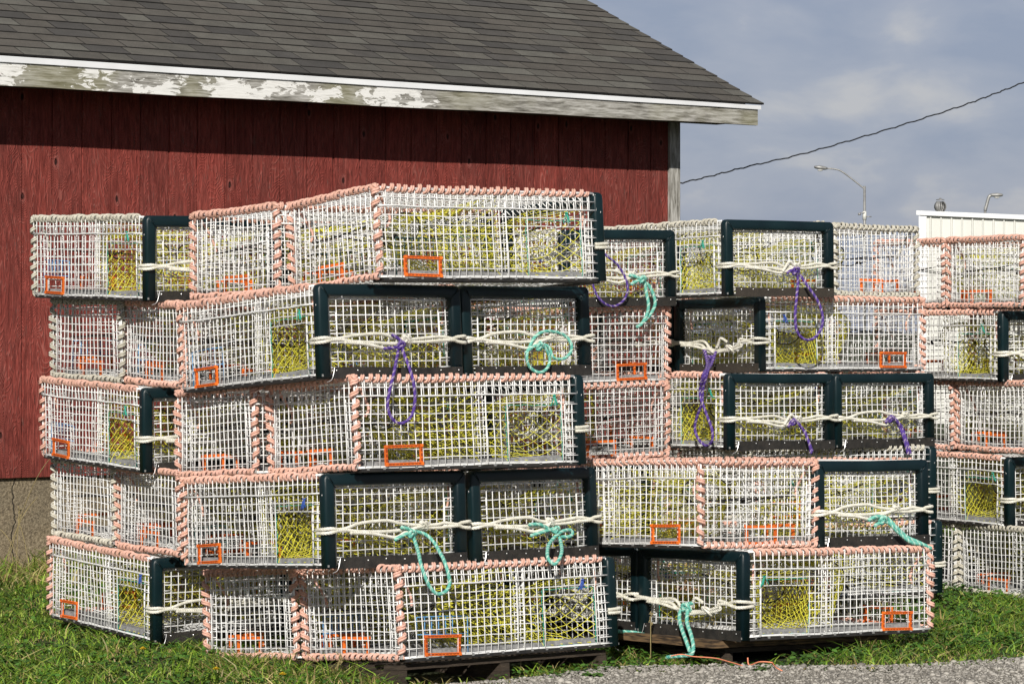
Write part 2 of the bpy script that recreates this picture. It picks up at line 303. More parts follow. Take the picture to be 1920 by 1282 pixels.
# ---------------------------------------------------------------- mesh builder
class MB:
    def __init__(self): self.v = []; self.f = []; self.fm = []; self.n = 0; self.cols = []
    def add(self, verts, faces, m=0):
        k = self.n
        self.v.extend([tuple(p) for p in verts]); self.n += len(verts)
        for f in faces: self.f.append(tuple(i + k for i in f)); self.fm.append(m)
    def box(self, c, s, m=0, rot=None):
        hx, hy, hz = s[0] / 2, s[1] / 2, s[2] / 2
        P = [Vector((x, y, z)) for x in (-hx, hx) for y in (-hy, hy) for z in (-hz, hz)]
        if rot is not None: P = [rot @ p for p in P]
        c = Vector(c)
        self.add([p + c for p in P], [(0, 1, 3, 2), (4, 6, 7, 5), (0, 4, 5, 1), (2, 3, 7, 6), (0, 2, 6, 4), (1, 5, 7, 3)], m)
    def tube(self, pts, r, sides=5, m=0, caps=True, closed=False):
        P = np.array([tuple(p) for p in pts], float); n = len(P)
        if n < 2: return
        T = np.empty_like(P)
        if closed:
            T = np.roll(P, -1, 0) - np.roll(P, 1, 0)
        else:
            T[1:-1] = P[2:] - P[:-2]; T[0] = P[1] - P[0]; T[-1] = P[-1] - P[-2]
        T /= np.maximum(np.linalg.norm(T, axis=1), 1e-9)[:, None]
        up = np.array([0, 0, 1.0]) if abs(T[0][2]) < 0.9 else np.array([1.0, 0, 0])
        a = np.cross(T[0], up); a /= np.linalg.norm(a)
        rr = r if hasattr(r, '__len__') else [r] * n
        ang = np.linspace(0, 2 * PI, sides, endpoint=False)
        vs_ = []
        for i in range(n):
            a = a - T[i] * a.dot(T[i]); a /= max(np.linalg.norm(a), 1e-9); b = np.cross(T[i], a)
            vs_.append(P[i] + rr[i] * (np.cos(ang)[:, None] * a + np.sin(ang)[:, None] * b))
        V = np.concatenate(vs_)
        F = []
        for i in range(n if closed else n - 1):
            j = (i + 1) % n
            for k in range(sides):
                k2 = (k + 1) % sides
                F.append((i * sides + k, i * sides + k2, j * sides + k2, j * sides + k))
        if caps and not closed:
            F.append(tuple(reversed(range(sides)))); F.append(tuple((n - 1) * sides + k for k in range(sides)))
        self.add(V.tolist(), F, m)
    def loft(self, rings, m=0, closed=False, caps=True):
        n = len(rings); s = len(rings[0]); V = [p for r in rings for p in r]; F = []
        for i in range(n if closed else n - 1):
            j = (i + 1) % n
            for k in range(s):
                k2 = (k + 1) % s; F.append((i * s + k, i * s + k2, j * s + k2, j * s + k))
        if caps and not closed: F.append(tuple(reversed(range(s)))); F.append(tuple((n - 1) * s + k for k in range(s)))
        self.add(V, F, m)
    def mesh(self, name, mats, smooth=True, deform=None):
        me = bpy.data.meshes.new(name)
        V = np.array(self.v, float)
        if deform is not None: V = deform(V)
        me.from_pydata(V.tolist(), [], self.f)
        for m in mats: me.materials.append(m)
        if len(mats) > 1: me.polygons.foreach_set('material_index', self.fm)
        if smooth: me.polygons.foreach_set('use_smooth', [True] * len(me.polygons))
        me.update(); return me
def link(name, me, parent=None, label=None):
    o = bpy.data.objects.new(name, me); col.objects.link(o)
    if parent is not None: o.parent = parent
    if label: o['label'] = label
    return o
def tag(o, label, cat, group=None, kind=None):
    if label: o['label'] = label
    if cat: o['category'] = cat
    if group: o['group'] = group
    if kind: o['kind'] = kind
    return o
def rope_into(mb, path, r, pitch=0.03, mats=(0, 0, 0), sides=5, step=0.006):
    """a laid rope: three strands wound round a path"""
    P = np.array([tuple(p) for p in path], float)
    seg = np.linalg.norm(np.diff(P, axis=0), axis=1); s = np.concatenate([[0], np.cumsum(seg)]); L = s[-1]
    n = max(6, int(L / step)); t = np.linspace(0, L, n)
    Q = np.stack([np.interp(t, s, P[:, k]) for k in range(3)], 1)
    T = np.gradient(Q, axis=0); T /= np.maximum(np.linalg.norm(T, axis=1), 1e-9)[:, None]
    a = np.cross(T[0], [0.3, 0.2, 0.93]); a /= np.linalg.norm(a)
    A = np.empty_like(Q); B = np.empty_like(Q)
    for i in range(n):
        a = a - T[i] * a.dot(T[i]); a /= max(np.linalg.norm(a), 1e-9); A[i] = a; B[i] = np.cross(T[i], a)
    for k in range(3):
        ph = 2 * PI * (t / pitch) + k * 2 * PI / 3
        C = Q + (r * 0.5) * (np.cos(ph)[:, None] * A + np.sin(ph)[:, None] * B)
        mb.tube(C, r * 0.56, sides, mats[k])
def smooth_path(pts, n=8, closed=False):
    """Catmull-Rom through the given points"""
    P = [Vector(p) for p in pts]; out = []
    N = len(P)
    rngi = range(N) if closed else range(N - 1)
    for i in rngi:
        if closed: p0, p1, p2, p3 = P[i - 1], P[i], P[(i + 1) % N], P[(i + 2) % N]
        else: p0, p1, p2, p3 = P[max(i - 1, 0)], P[i], P[i + 1], P[min(i + 2, N - 1)]
        for k in range(n):
            t = k / n
            out.append(0.5 * ((2 * p1) + (p2 - p0) * t + (2 * p0 - 5 * p1 + 4 * p2 - p3) * t * t + (3 * p1 - p0 - 3 * p2 + p3) * t ** 3))
    if not closed: out.append(P[-1])
    return out

# ---------------------------------------------------------------- the red shed
WD = Vector((math.cos(R_(35.5)), math.sin(R_(35.5)), 0)); WN = Vector((WD.y, -WD.x, 0)); W0 = Vector((-2.989, 17.779, 0))
shed = bpy.data.objects.new('shed', None); col.objects.link(shed)
shed.matrix_world = Matrix(((WD.x, -WN.x, 0, W0.x), (WD.y, -WN.y, 0, W0.y), (0, 0, 1, 0), (0, 0, 0, 1)))
tag(shed, 'red board-sided shed with grey shingle roof and concrete footing behind the trap stacks', 'shed')
# shed space: x along the wall to the right, y into the building, z up
XL, XR, DEP = -5.2, 5.11, 6.4
ZS, ZT = EYE - 0.895, EYE + 1.68
def grooved_wall(x0, x1, y, g=0.2032, phase=0.0):
    """vertical-groove plywood: flat boards with real shallow grooves, a wider seam every sixth"""
    mb = MB(); xs = []; k0 = int(math.floor((x0 - phase) / g)); x = x0; prof = [(x0, 0)]
    k = k0
    while True:
        gx = phase + k * g
        k += 1
        if gx <= x0 + 0.02: continue
        if gx >= x1 - 0.02: break
        w = 0.008 if (k - 1) % 6 == 5 else 0.005
        d = 0.008
        prof += [(gx - w, 0), (gx - w + 0.0015, d), (gx + w - 0.0015, d), (gx + w, 0)]
    prof.append((x1, 0))
    zs = [ZS, ZT]
    V = [(px, y + d, z) for z in zs for px, d in prof]; n = len(prof)
    mb.add(V, [(i, i + 1, n + i + 1, n + i) for i in range(n - 1)])
    V = [(prof[i][0], y + 0.06, z) for z in zs for i in (0, -1)]
    mb.add([(x0, y, ZS), (x1, y, ZS), (x1, y + 0.05, ZS), (x0, y + 0.05, ZS)], [(0, 3, 2, 1)])
    return mb
link('wall', grooved_wall(XL, XR, 0).mesh('siding_wall', [M['siding']], smooth=False), shed)
mb = MB()   # gable end walls and the back
ridge_y = 3.2; PIT = math.tan(R_(24.0))
for x0, x1 in ((XR - 0.06, XR), (XL, XL + 0.06)):
    zt = ZT; zr = ZT + ridge_y * PIT
    A = [(x0, 0.02, ZS), (x0, DEP, ZS), (x0, DEP, zt), (x0, ridge_y, zr), (x0, 0.02, zt)]
    B = [(x1, p[1], p[2]) for p in A]
    mb.add(A + B, [(0, 1, 2, 3, 4), (9, 8, 7, 6, 5), (0, 5, 6, 1), (1, 6, 7, 2), (2, 7, 8, 3), (3, 8, 9, 4), (4, 9, 5, 0)])
mb.box(((XL + XR) / 2, DEP + 0.03, (ZS + ZT) / 2), (XR - XL, 0.06, ZT - ZS))
link('gable_wall', mb.mesh('gable_wall', [M['siding']], smooth=False), shed)
mb = MB(); mb.box(((XL + XR) / 2, DEP / 2 + 0.02, ZS / 2 - 0.15), (XR - XL - 0.03, DEP - 0.02, ZS + 0.30 - 0.004))
fo = link('foundation', mb.mesh('foundation', [M['concrete']], smooth=False), shed)
mb = MB(); mb.box((XR - 0.035, -0.013, (ZS + ZT) / 2), (0.09, 0.022, ZT - ZS)); mb.box((XR + 0.012, 0.04, (ZS + ZT) / 2), (0.020, 0.11, ZT - ZS))
link('corner_board', mb.mesh('corner_board', [M['corner']], smooth=False), shed)
# eave: fascia, drip edge, soffit
OV = 0.42; XE = 5.53; XEL = -5.6
ztop = lambda x: EYE + 1.628 - (x + 0.15) / 5.68 * 0.031
zbot = lambda x: EYE + 1.447 + (x + 0.15) / 5.68 * 0.006
zwb = lambda x: EYE + 1.586 - (x + 0.15) / 5.68 * 0.022
def board(x0, x1, y0, y1, zb, zt, n=24, wob=0.0):
    b_ = MB(); rings = []
    for i in range(n + 1):
        x = x0 + (x1 - x0) * i / n; w = wob * math.sin(i * 1.7) + wob * 0.6 * math.sin(i * 0.63 + 1)
        rings.append([(x, y0, zb(x) + w), (x, y1, zb(x) + w), (x, y1, zt(x)), (x, y0, zt(x))])
    b_.loft(rings); return b_
link('fascia', board(XEL, XE - 0.02, -OV, -OV + 0.03, zbot, lambda x: zwb(x) + 0.01, wob=0.003).mesh('fascia', [M['fascia']], smooth=False), shed)
link('drip_edge', board(XEL, XE, -OV - 0.012, -OV - 0.002, zwb, lambda x: ztop(x) - 0.004, wob=0.0015).mesh('drip_edge', [M['white_trim']], smooth=False), shed)
mb = MB()
mb.box(((XEL + XE - 0.06) / 2, -OV / 2 + 0.01, zbot(2) + 0.035), (XE - 0.06 - XEL, OV - 0.04, 0.012))
rr = [[(XR + 0.03, -OV + 0.03, zbot(5)), (XE - 0.03, -OV + 0.03, zbot(5)), (XE - 0.03, -OV + 0.03, zwb(5)), (XR + 0.03, -OV + 0.03, zwb(5))]]
for yy in (0.25, ridge_y):
    dz = (yy + OV) * PIT
    rr.append([(XR + 0.03, yy, zbot(5) + dz), (XE - 0.03, yy, zbot(5) + dz), (XE - 0.03, yy, zwb(5) + dz), (XR + 0.03, yy, zwb(5) + dz)])
mb.loft(rr)
link('soffit', mb.mesh('soffit', [M['soffit']], smooth=False), shed)
# shingles: every tab its own slightly lifted slab, three greys
def shingle_roof():
    V = []; F = []; Cc = []; cs, sn = math.cos(math.atan(PIT)), math.sin(math.atan(PIT))
    r = random.Random(11)
    tones = [(0.094, 0.086, 0.074), (0.080, 0.072, 0.061), (0.052, 0.049, 0.047), (0.122, 0.118, 0.102), (0.090, 0.080, 0.068), (0.062, 0.057, 0.053), (0.104, 0.098, 0.084), (0.084, 0.075, 0.064)]
    SL = (ridge_y + OV) / cs; ex = 0.142; ny = int(SL / ex) + 1
    def P(x, s, h):
        y = -OV - 0.018 + s * cs - h * sn; z = ztop(x) + 0.006 + s * sn + h * cs
        return (x, y, z)
    for j in range(ny):
        s0 = j * ex; s1 = min(s0 + ex * 1.12, SL); x = XEL - r.random() * 0.3; wv = lambda xx: 0.0022 * math.sin(xx * 2.1 + j * 1.3)
        while x < XE + 0.02:
            w = r.uniform(0.17, 0.36); xe = min(x + w, XE + 0.02)
            x_ = max(x, XEL)
            if xe > x_ + 0.01:
                g = 0.0065; h0 = 0.0075 + r.uniform(-0.001, 0.0018); k = len(V); d = r.uniform(-0.0015, 0.0015)
                a0, a1 = x_ + g, xe
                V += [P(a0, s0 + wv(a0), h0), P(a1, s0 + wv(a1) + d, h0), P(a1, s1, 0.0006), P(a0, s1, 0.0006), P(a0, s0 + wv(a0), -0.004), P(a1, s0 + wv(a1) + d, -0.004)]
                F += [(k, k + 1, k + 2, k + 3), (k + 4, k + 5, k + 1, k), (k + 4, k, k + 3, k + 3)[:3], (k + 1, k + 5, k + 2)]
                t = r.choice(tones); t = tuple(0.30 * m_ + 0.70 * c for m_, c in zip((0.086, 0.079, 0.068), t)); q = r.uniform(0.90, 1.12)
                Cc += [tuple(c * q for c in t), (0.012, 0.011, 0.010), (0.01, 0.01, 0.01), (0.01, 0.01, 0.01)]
            x += w
    # the far slope and the deck under the tabs
    k = len(V)
    top = SL; yb = DEP + OV
    zr = ztop(0) + SL * sn
    V += [P(XEL, 0, -0.006), P(XE + 0.01, 0, -0.006), P(XE + 0.01, top, -0.006), P(XEL, top, -0.006), (XE + 0.01, yb, zr - (yb - ridge_y) * PIT), (XEL, yb, zr - (yb - ridge_y) * PIT)]
    F += [(k, k + 1, k + 2, k + 3), (k + 3, k + 2, k + 4, k + 5)]; Cc += [(0.015, 0.014, 0.014), (0.08, 0.075, 0.07)]
    me = bpy.data.meshes.new('shingle_roof'); me.from_pydata(V, [], F); me.materials.append(M['shingle'])
    ca = me.color_attributes.new('Col', 'FLOAT_COLOR', 'CORNER'); data = []
    for p, c in zip(me.polygons, Cc): data += [(*c, 1.0)] * p.loop_total
    ca.data.foreach_set('color', np.array(data, 'f').ravel()); me.update(); return me
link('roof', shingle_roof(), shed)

# ---------------------------------------------------------------- traps
TL, TW, TH = 1.146, 0.690, 0.369
FR = 0.050                     # depth of the bumper frame along the trap
X0, X1 = -TL / 2 + 0.004, TL / 2 - FR + 0.006
NX, NY, NZ = 31, 18, 10
CX, CY, CZ = (X1 - X0) / NX, (TW - 0.016) / NY, (TH - 0.008) / NZ
YW = (TW - 0.016) / 2; ZB, ZTP = 0.004, TH - 0.004
WR = 0.0023
gx = lambda i: X0 + i * CX
gy = lambda i: -YW + i * CY
gz = lambda i: ZB + i * CZ
def deformer(seed):
    r = np.random.default_rng(seed); ph = r.uniform(0, 6.28, 12); am = r.uniform(0.6, 1.2, 4)
    def f(V):
        x, y, z = V[:, 0], V[:, 1], V[:, 2]; o = V.copy()
        u = np.clip((x + TL / 2) / TL, 0, 1)
        o[:, 2] -= am[0] * 0.007 * np.sin(PI * u) * np.cos(y / TW * PI * 0.9) * (z / TH)      # lid sags
        o[:, 1] += 0.0035 * am[1] * np.sin(x * 7 + ph[0]) * np.sin(z * 8 + ph[1]) + 0.0012 * np.sin(x * 31 + z * 23 + ph[2])
        o[:, 0] += 0.0030 * am[2] * np.sin(y * 8 + ph[3]) * np.sin(z * 9 + ph[4]) * (1 - u * 0.7) + 0.0011 * np.sin(z * 37 + y * 21 + ph[5])
        o[:, 2] += 0.0022 * am[3] * np.sin(x * 9 + ph[6]) * np.cos(y * 6 + ph[7]) + 0.0010 * np.sin(x * 33 + ph[8] + y * 12)
        return o
    return f
def wire(mb, a, b, r=WR, step=0.09, sides=5, m=0):
    a = np.array(a, float); b = np.array(b, float); n = max(2, int(np.linalg.norm(b - a) / step) + 1)
    P = a + (b - a) * np.linspace(0, 1, n)[:, None]
    if n > 2: P[1:-1] += rng.normal(0, 0.0010, (n - 2, 3))
    mb.tube(P, r, sides, m)
WIN = (21, 29, 6); VEN = (4, 8, 2)
def side_segments(axis, i):
    """free intervals of a side wire: window and vent openings are cut out"""
    if axis == 'v':
        if WIN[0] < i < WIN[1]: return [(WIN[2], NZ)]
        if VEN[0] < i < VEN[1]: return [(VEN[2], NZ)]
        return [(0, NZ)]
    if i == 0 or i >= WIN[2]: return [(0, NX)]
    segs = []
    s = 0
    if i < VEN[2]: segs.append((0, VEN[0])); s = VEN[1]
    segs.append((s, WIN[0])); segs.append((WIN[1], NX)); return segs
def build_cage(v):
    mb = MB()
    for sy in (-1, 1):
        y = sy * YW
        for i in range(NX + 1):
            for a, b in side_segments('v', i): wire(mb, (gx(i), y + sy * WR, gz(a)), (gx(i), y + sy * WR, gz(b) if b < NZ else ZTP))
        for k in range(NZ + 1):
            for a, b in side_segments('h', k): wire(mb, (gx(a), y - sy * WR, gz(k)), (gx(b), y - sy * WR, gz(k)))
        # overlap strip where the side meets the door frame
        for c in (29.3, 30.35, 31.1): wire(mb, (gx(c), y + sy * 0.007, gz(0)), (gx(c), y + sy * 0.007, gz(7) - 0.008))
        for k in range(0, 8): wire(mb, (gx(29.3), y + sy * 0.010, gz(k) - 0.008 + (0.008 if k == 0 else 0)), (gx(31.1), y + sy * 0.010, gz(k) - 0.008 + (0.008 if k == 0 else 0)))
        # heavier selvedge wires
        wire(mb, (gx(0), y, ZTP), (gx(NX), y, ZTP), 0.0028)
        wire(mb, (gx(0), y, ZB), (gx(NX), y, ZB), 0.0030)
    for x, s in ((X0, -1),):
        for j in range(NY + 1): wire(mb, (x + s * WR, gy(j), ZB), (x + s * WR, gy(j), ZTP))
        for k in range(NZ + 1): wire(mb, (x - s * WR, -YW, gz(k)), (x - s * WR, YW, gz(k)))
        for j0 in (0.15, 16.6):    # doubled corner strips of the end panel
            for c in (0, 0.75, 1.4): wire(mb, (x + s * 0.006 if j0 < 1 else x - s * 0.012, gy(j0 + c), gz(0)), (x + s * 0.006 if j0 < 1 else x - s * 0.012, gy(j0 + c), gz(8) - 0.01))
            for k in range(8): wire(mb, (x + s * 0.008 if j0 < 1 else x - s * 0.010, gy(j0), gz(k) + 0.010), (x + s * 0.008 if j0 < 1 else x - s * 0.010, gy(j0 + 1.4), gz(k) + 0.010))
    # bottom
    for i in range(NX + 1): wire(mb, (gx(i), -YW, ZB), (gx(i), YW, ZB))
    for j in range(NY + 1): wire(mb, (gx(0), gy(j), ZB + 2 * WR), (gx(NX), gy(j), ZB + 2 * WR))
    # inner partition
    xp = gx(17.2)
    for dx in (0.0, 0.03):
        for j in (0, 0.6, 1.2, 16.8, 17.4, 18): wire(mb, (xp + dx, gy(j) * 0.985, ZB), (xp + dx, gy(j) * 0.985, ZTP - 0.01))
        for k in range(0, NZ): wire(mb, (xp + dx, gy(0) * 0.985, gz(k) + 0.012), (xp + dx, gy(1.2) * 0.985, gz(k) + 0.012)); wire(mb, (xp + dx, gy(16.8) * 0.985, gz(k) + 0.012), (xp + dx, gy(18) * 0.985, gz(k) + 0.012))
    wire(mb, (xp, -YW * .98, gz(8)), (xp, YW * .98, gz(8)))
    return mb.mesh('wire_cage', [M['wire']], deform=deformer(v))
def build_lid(v):
    mb = MB()
    for i in range(NX + 1): wire(mb, (gx(i), -YW, ZTP), (gx(i), YW, ZTP))
    for j in range(NY + 1): wire(mb, (gx(0), gy(j), ZTP + 2 * WR), (gx(NX), gy(j), ZTP + 2 * WR))
    for sy in (-1, 1):     # skirt folded down over each long side
        y = sy * (YW + 0.006)
        for i in range(NX + 1): wire(mb, (gx(i) + 0.006, y, ZTP - 0.004), (gx(i) + 0.006 + 0.002 * math.sin(i), y + sy * 0.003, gz(8)))
        wire(mb, (gx(0), y + sy * 0.003, gz(8)), (gx(NX), y + sy * 0.003, gz(8)), 0.0034)
        wire(mb, (gx(0), y, gz(9)), (gx(NX), y, gz(9)), 0.0024)
    return mb.mesh('lid', [M['wire']], deform=deformer(v))
def build_end_panel(v):
    mb = MB(); x = TL / 2 - 0.030; n = 16
    yy = [-0.285 + 0.570 * j / n for j in range(n + 1)]; zz = [0.022 + 0.30 * k / 8 for k in range(9)]
    for y in yy: wire(mb, (x + WR, y, 0.012), (x + WR, y, 0.345))
    for z in zz: wire(mb, (x - WR, -0.31, z), (x - WR, 0.31, z))
    for s in (-1, 1):
        for k in range(7): wire(mb, (x + 0.004, s * 0.252, zz[k] + 0.012), (x + 0.004, s * 0.300, zz[k] + 0.012))
        wire(mb, (x + 0.004, s * 0.252, zz[0]), (x + 0.004, s * 0.252, zz[6] + 0.012)); 
    wire(mb, (x - 0.004, -0.30, zz[8] - 0.010), (x - 0.004, 0.30, zz[8] - 0.010), 0.0042)
    # short second layer behind the top row
    for y in yy: wire(mb, (x - 0.006, y, zz[8] - 0.010), (x - 0.06, y + 0.004, ZTP - 0.006))
    return mb.mesh('end_panel', [M['wire']], deform=deformer(v))
def build_frame(v):
    """three sides of dark green square-ish plastic pipe, mitred at the top corners"""
    mb = MB(); w = 0.051; dpt = FR; r = 0.012; xo = TL / 2 - dpt + 0.001
    prof = []
    for cx, cy, a0 in ((dpt - r, w - r, 0), (r, w - r, 90), (r, r, 180), (dpt - r, r, 270)):
        for k in range(4): a = R_(a0 + k * 30); prof.append((cx + r * math.cos(a), cy + r * math.sin(a)))
    # path in (y,z): outer corner line; offset inwards by the second profile coordinate
    OY, OZ = TW / 2 + 0.006, TH + 0.002; rr_ = 0.020
    rnd = random.Random(v)
    stations = [((-OY, -0.008), (1, 0)), ((-OY, OZ - 0.055), (1, 0)), ((-OY, OZ - rr_), (1, -0.35)), ((-OY + rr_ * 0.35, OZ - rr_ * 0.30), (1, -1)), ((-OY + rr_, OZ), (0.35, -1)), ((-OY + 0.065, OZ), (0, -1)),
                ((0, OZ + rnd.uniform(-0.004, 0.002)), (0, -1)), ((OY - 0.065, OZ), (0, -1)), ((OY - rr_, OZ), (-0.35, -1)), ((OY - rr_ * 0.35, OZ - rr_ * 0.30), (-1, -1)), ((OY, OZ - rr_), (-1, -0.35)), ((OY, OZ - 0.055), (-1, 0)), ((OY, -0.008), (-1, 0))]
    rings = []
    for (y, z), (ny, nz) in stations:
        l = 1.0 if abs(ny) + abs(nz) <= 1.4 else 1.0
        rings.append([(xo + a, y + ny * b * l, z + nz * b * l) for a, b in prof])
    mb.loft(rings)
    # crimp lines at the mitres and tiny staples
    for s in (-1, 1):
        mb.tube([(xo + dpt + 0.0006, s * (OY - 0.012), OZ - 0.012), (xo + dpt + 0.0012, s * (OY - 0.030), OZ - 0.034), (xo + dpt, s * (OY - 0.052), OZ - 0.056)], 0.0022, 4)
    for y in (-0.24, -0.02, 0.23): mb.tube([(TL / 2 + 0.002, y, OZ - 0.060), (TL / 2 + 0.003, y, OZ - 0.050)], 0.0018, 4, 1)
    for z in (0.13, 0.28): mb.tube([(TL / 2 - 0.02, -OY - 0.001, z), (TL / 2 - 0.018, -OY - 0.002, z + 0.008)], 0.0016, 4, 1)
    return mb.mesh('bumper_frame', [M['green_pipe'], M['screw']], smooth=True)
def build_strip(v, key='rubber'):
    mb = MB(); x = TL / 2; rings = []
    for i in range(15):
        y = -0.292 + 0.634 * i / 14; b = 0.003 * math.sin(i * 0.9 + v * 2) + 0.001 * math.sin(i * 2.7)
        z0 = -0.014 + 0.002 * math.sin(i * 0.7 + v); z1 = 0.032 + 0.002 * math.sin(i * 0.5 + v * 3)
        rings.append([(x + 0.001, y, z0), (x + 0.006 + b, y, z0), (x + 0.005 + b, y, z1), (x - 0.001, y, z1)])
    mb.loft(rings)
    r = random.Random(v * 7 + 3)
    for i in range(7):
        y = -0.27 + i * 0.096 + r.uniform(-0.02, 0.02); z = 0.019 + r.uniform(-0.004, 0.004)
        c = Vector((x + 0.008, y, z)); rg = []
        for dx, rad in ((0, 0.0034), (0.0015, 0.0028), (0.0025, 0.0012)): rg.append([(c.x + dx, c.y + rad * math.cos(a), c.z + rad * math.sin(a)) for a in np.linspace(0, 2 * PI, 7)[:-1]])
        mb.loft(rg, m=1)
    if v % 2 == 0: mb.tube(smooth_path([(x + 0.008, -0.29, 0.03), (x + 0.01, -0.298, 0.0), (x + 0.012, -0.31, -0.02), (x + 0.01, -0.33, -0.028)], 4), 0.0013, 4, 1)
    return mb.mesh('runner_strip', [M[key], M['screw']], smooth=False)
def lace_edge(mb, A, B, e1, e2, seed, pitch=None, R=0.0130, r=0.0051):
    rnd = np.random.default_rng(seed)
    A = np.array(A, float); B = np.array(B, float); L = np.linalg.norm(B - A); d = (B - A) / L; e1 = np.array(e1, float); e2 = np.array(e2, float)
    pitch = pitch or CX; turns = L / pitch; n = int(turns * 13); t = np.linspace(0, 1, n)
    ph0 = rnd.uniform(0, 6.28); wrapn0 = rnd.normal(0, 0.14, int(turns) + 3)
    ph = 2 * PI * turns * t + ph0 + 3.2 * np.interp(t * turns, np.arange(len(wrapn0)), wrapn0) + 0.35 * np.sin(t * turns * 0.9 + rnd.uniform(0, 6)) + 0.25 * np.sin(t * turns * 2.3)
    wrapn = rnd.normal(0, 0.11, int(turns) + 3); Rm = R * (1 + 0.14 * np.sin(t * turns * 1.7 + ph0) + np.interp(t * turns, np.arange(len(wrapn)), wrapn))
    tight = 0.30 * pitch / (2 * PI) * np.sin(ph * 1.0 + 0.8)
    for off in (-r * 0.93, r * 0.93):
        P = A + d * (t * L + off + tight)[:, None] + (Rm * np.cos(ph))[:, None] * e1 + (Rm * np.sin(ph))[:, None] * e2
        mb.tube(P, r, 6)
def knot(mb, c, s, seed, r=0.0065, m=0):
    rnd = random.Random(seed); pts = []
    for k in range(11):
        a = k * 2.2 + rnd.uniform(-0.4, 0.4); b = rnd.uniform(-1, 1)
        pts.append((c[0] + s * math.cos(a) * rnd.uniform(0.6, 1.0), c[1] + s * math.sin(a) * rnd.uniform(0.6, 1), c[2] + s * 0.7 * b))
    mb.tube(smooth_path(pts, 5), r, 6, m)
def build_lacing(v, key):
    mb = MB(); s = v * 31
    for sy in (-1, 1):
        lace_edge(mb, (X0, sy * (YW + 0.002), ZTP), (X1 - 0.035, sy * (YW + 0.002), ZTP), (0, 1, 0), (0, 0, sy * 1.0), s + 1 + sy)
        lace_edge(mb, (X0 - 0.002, sy * (YW + 0.002), ZTP), (X0 - 0.002, sy * (YW + 0.002), ZB + 0.006), (1, 0, 0), (0, sy, 0), s + 5 + sy, pitch=CZ * 1.22, R=0.0138, r=0.0053)
        knot(mb, (X0, sy * YW, ZTP + 0.002), 0.016, s + sy)
        # loose tails inside
        x = X0 + 0.03; y = sy * (YW - 0.02)
        mb.tube(smooth_path([(x, y, ZTP - 0.02), (x + 0.03, y - sy * 0.01, ZTP - 0.07), (x + 0.055, y - sy * 0.015, ZTP - 0.12), (x + 0.04 + 0.01 * v, y - sy * 0.02, ZTP - 0.155)], 5), 0.0062, 5)
        mb.tube(smooth_path([(X1 - 0.05, y, ZTP - 0.05), (X1 - 0.045, y, ZTP - 0.10), (X1 - 0.052, y - sy * 0.004, ZTP - 0.15)], 5), 0.0055, 5)
    lace_edge(mb, (X0 - 0.002, -YW, ZTP + 0.002), (X0 - 0.002, YW, ZTP + 0.002), (1, 0, 0), (0, 0, 1), s + 11, pitch=CY)
    lace_edge(mb, (X0 - 0.004, -YW, ZB + 0.004), (X0 - 0.004, YW, ZB + 0.004), (1, 0, 0), (0, 0, 1), s + 12, pitch=CY, R=0.0115)
    return mb.mesh('rope_lacing', [M[key]], deform=deformer(v))
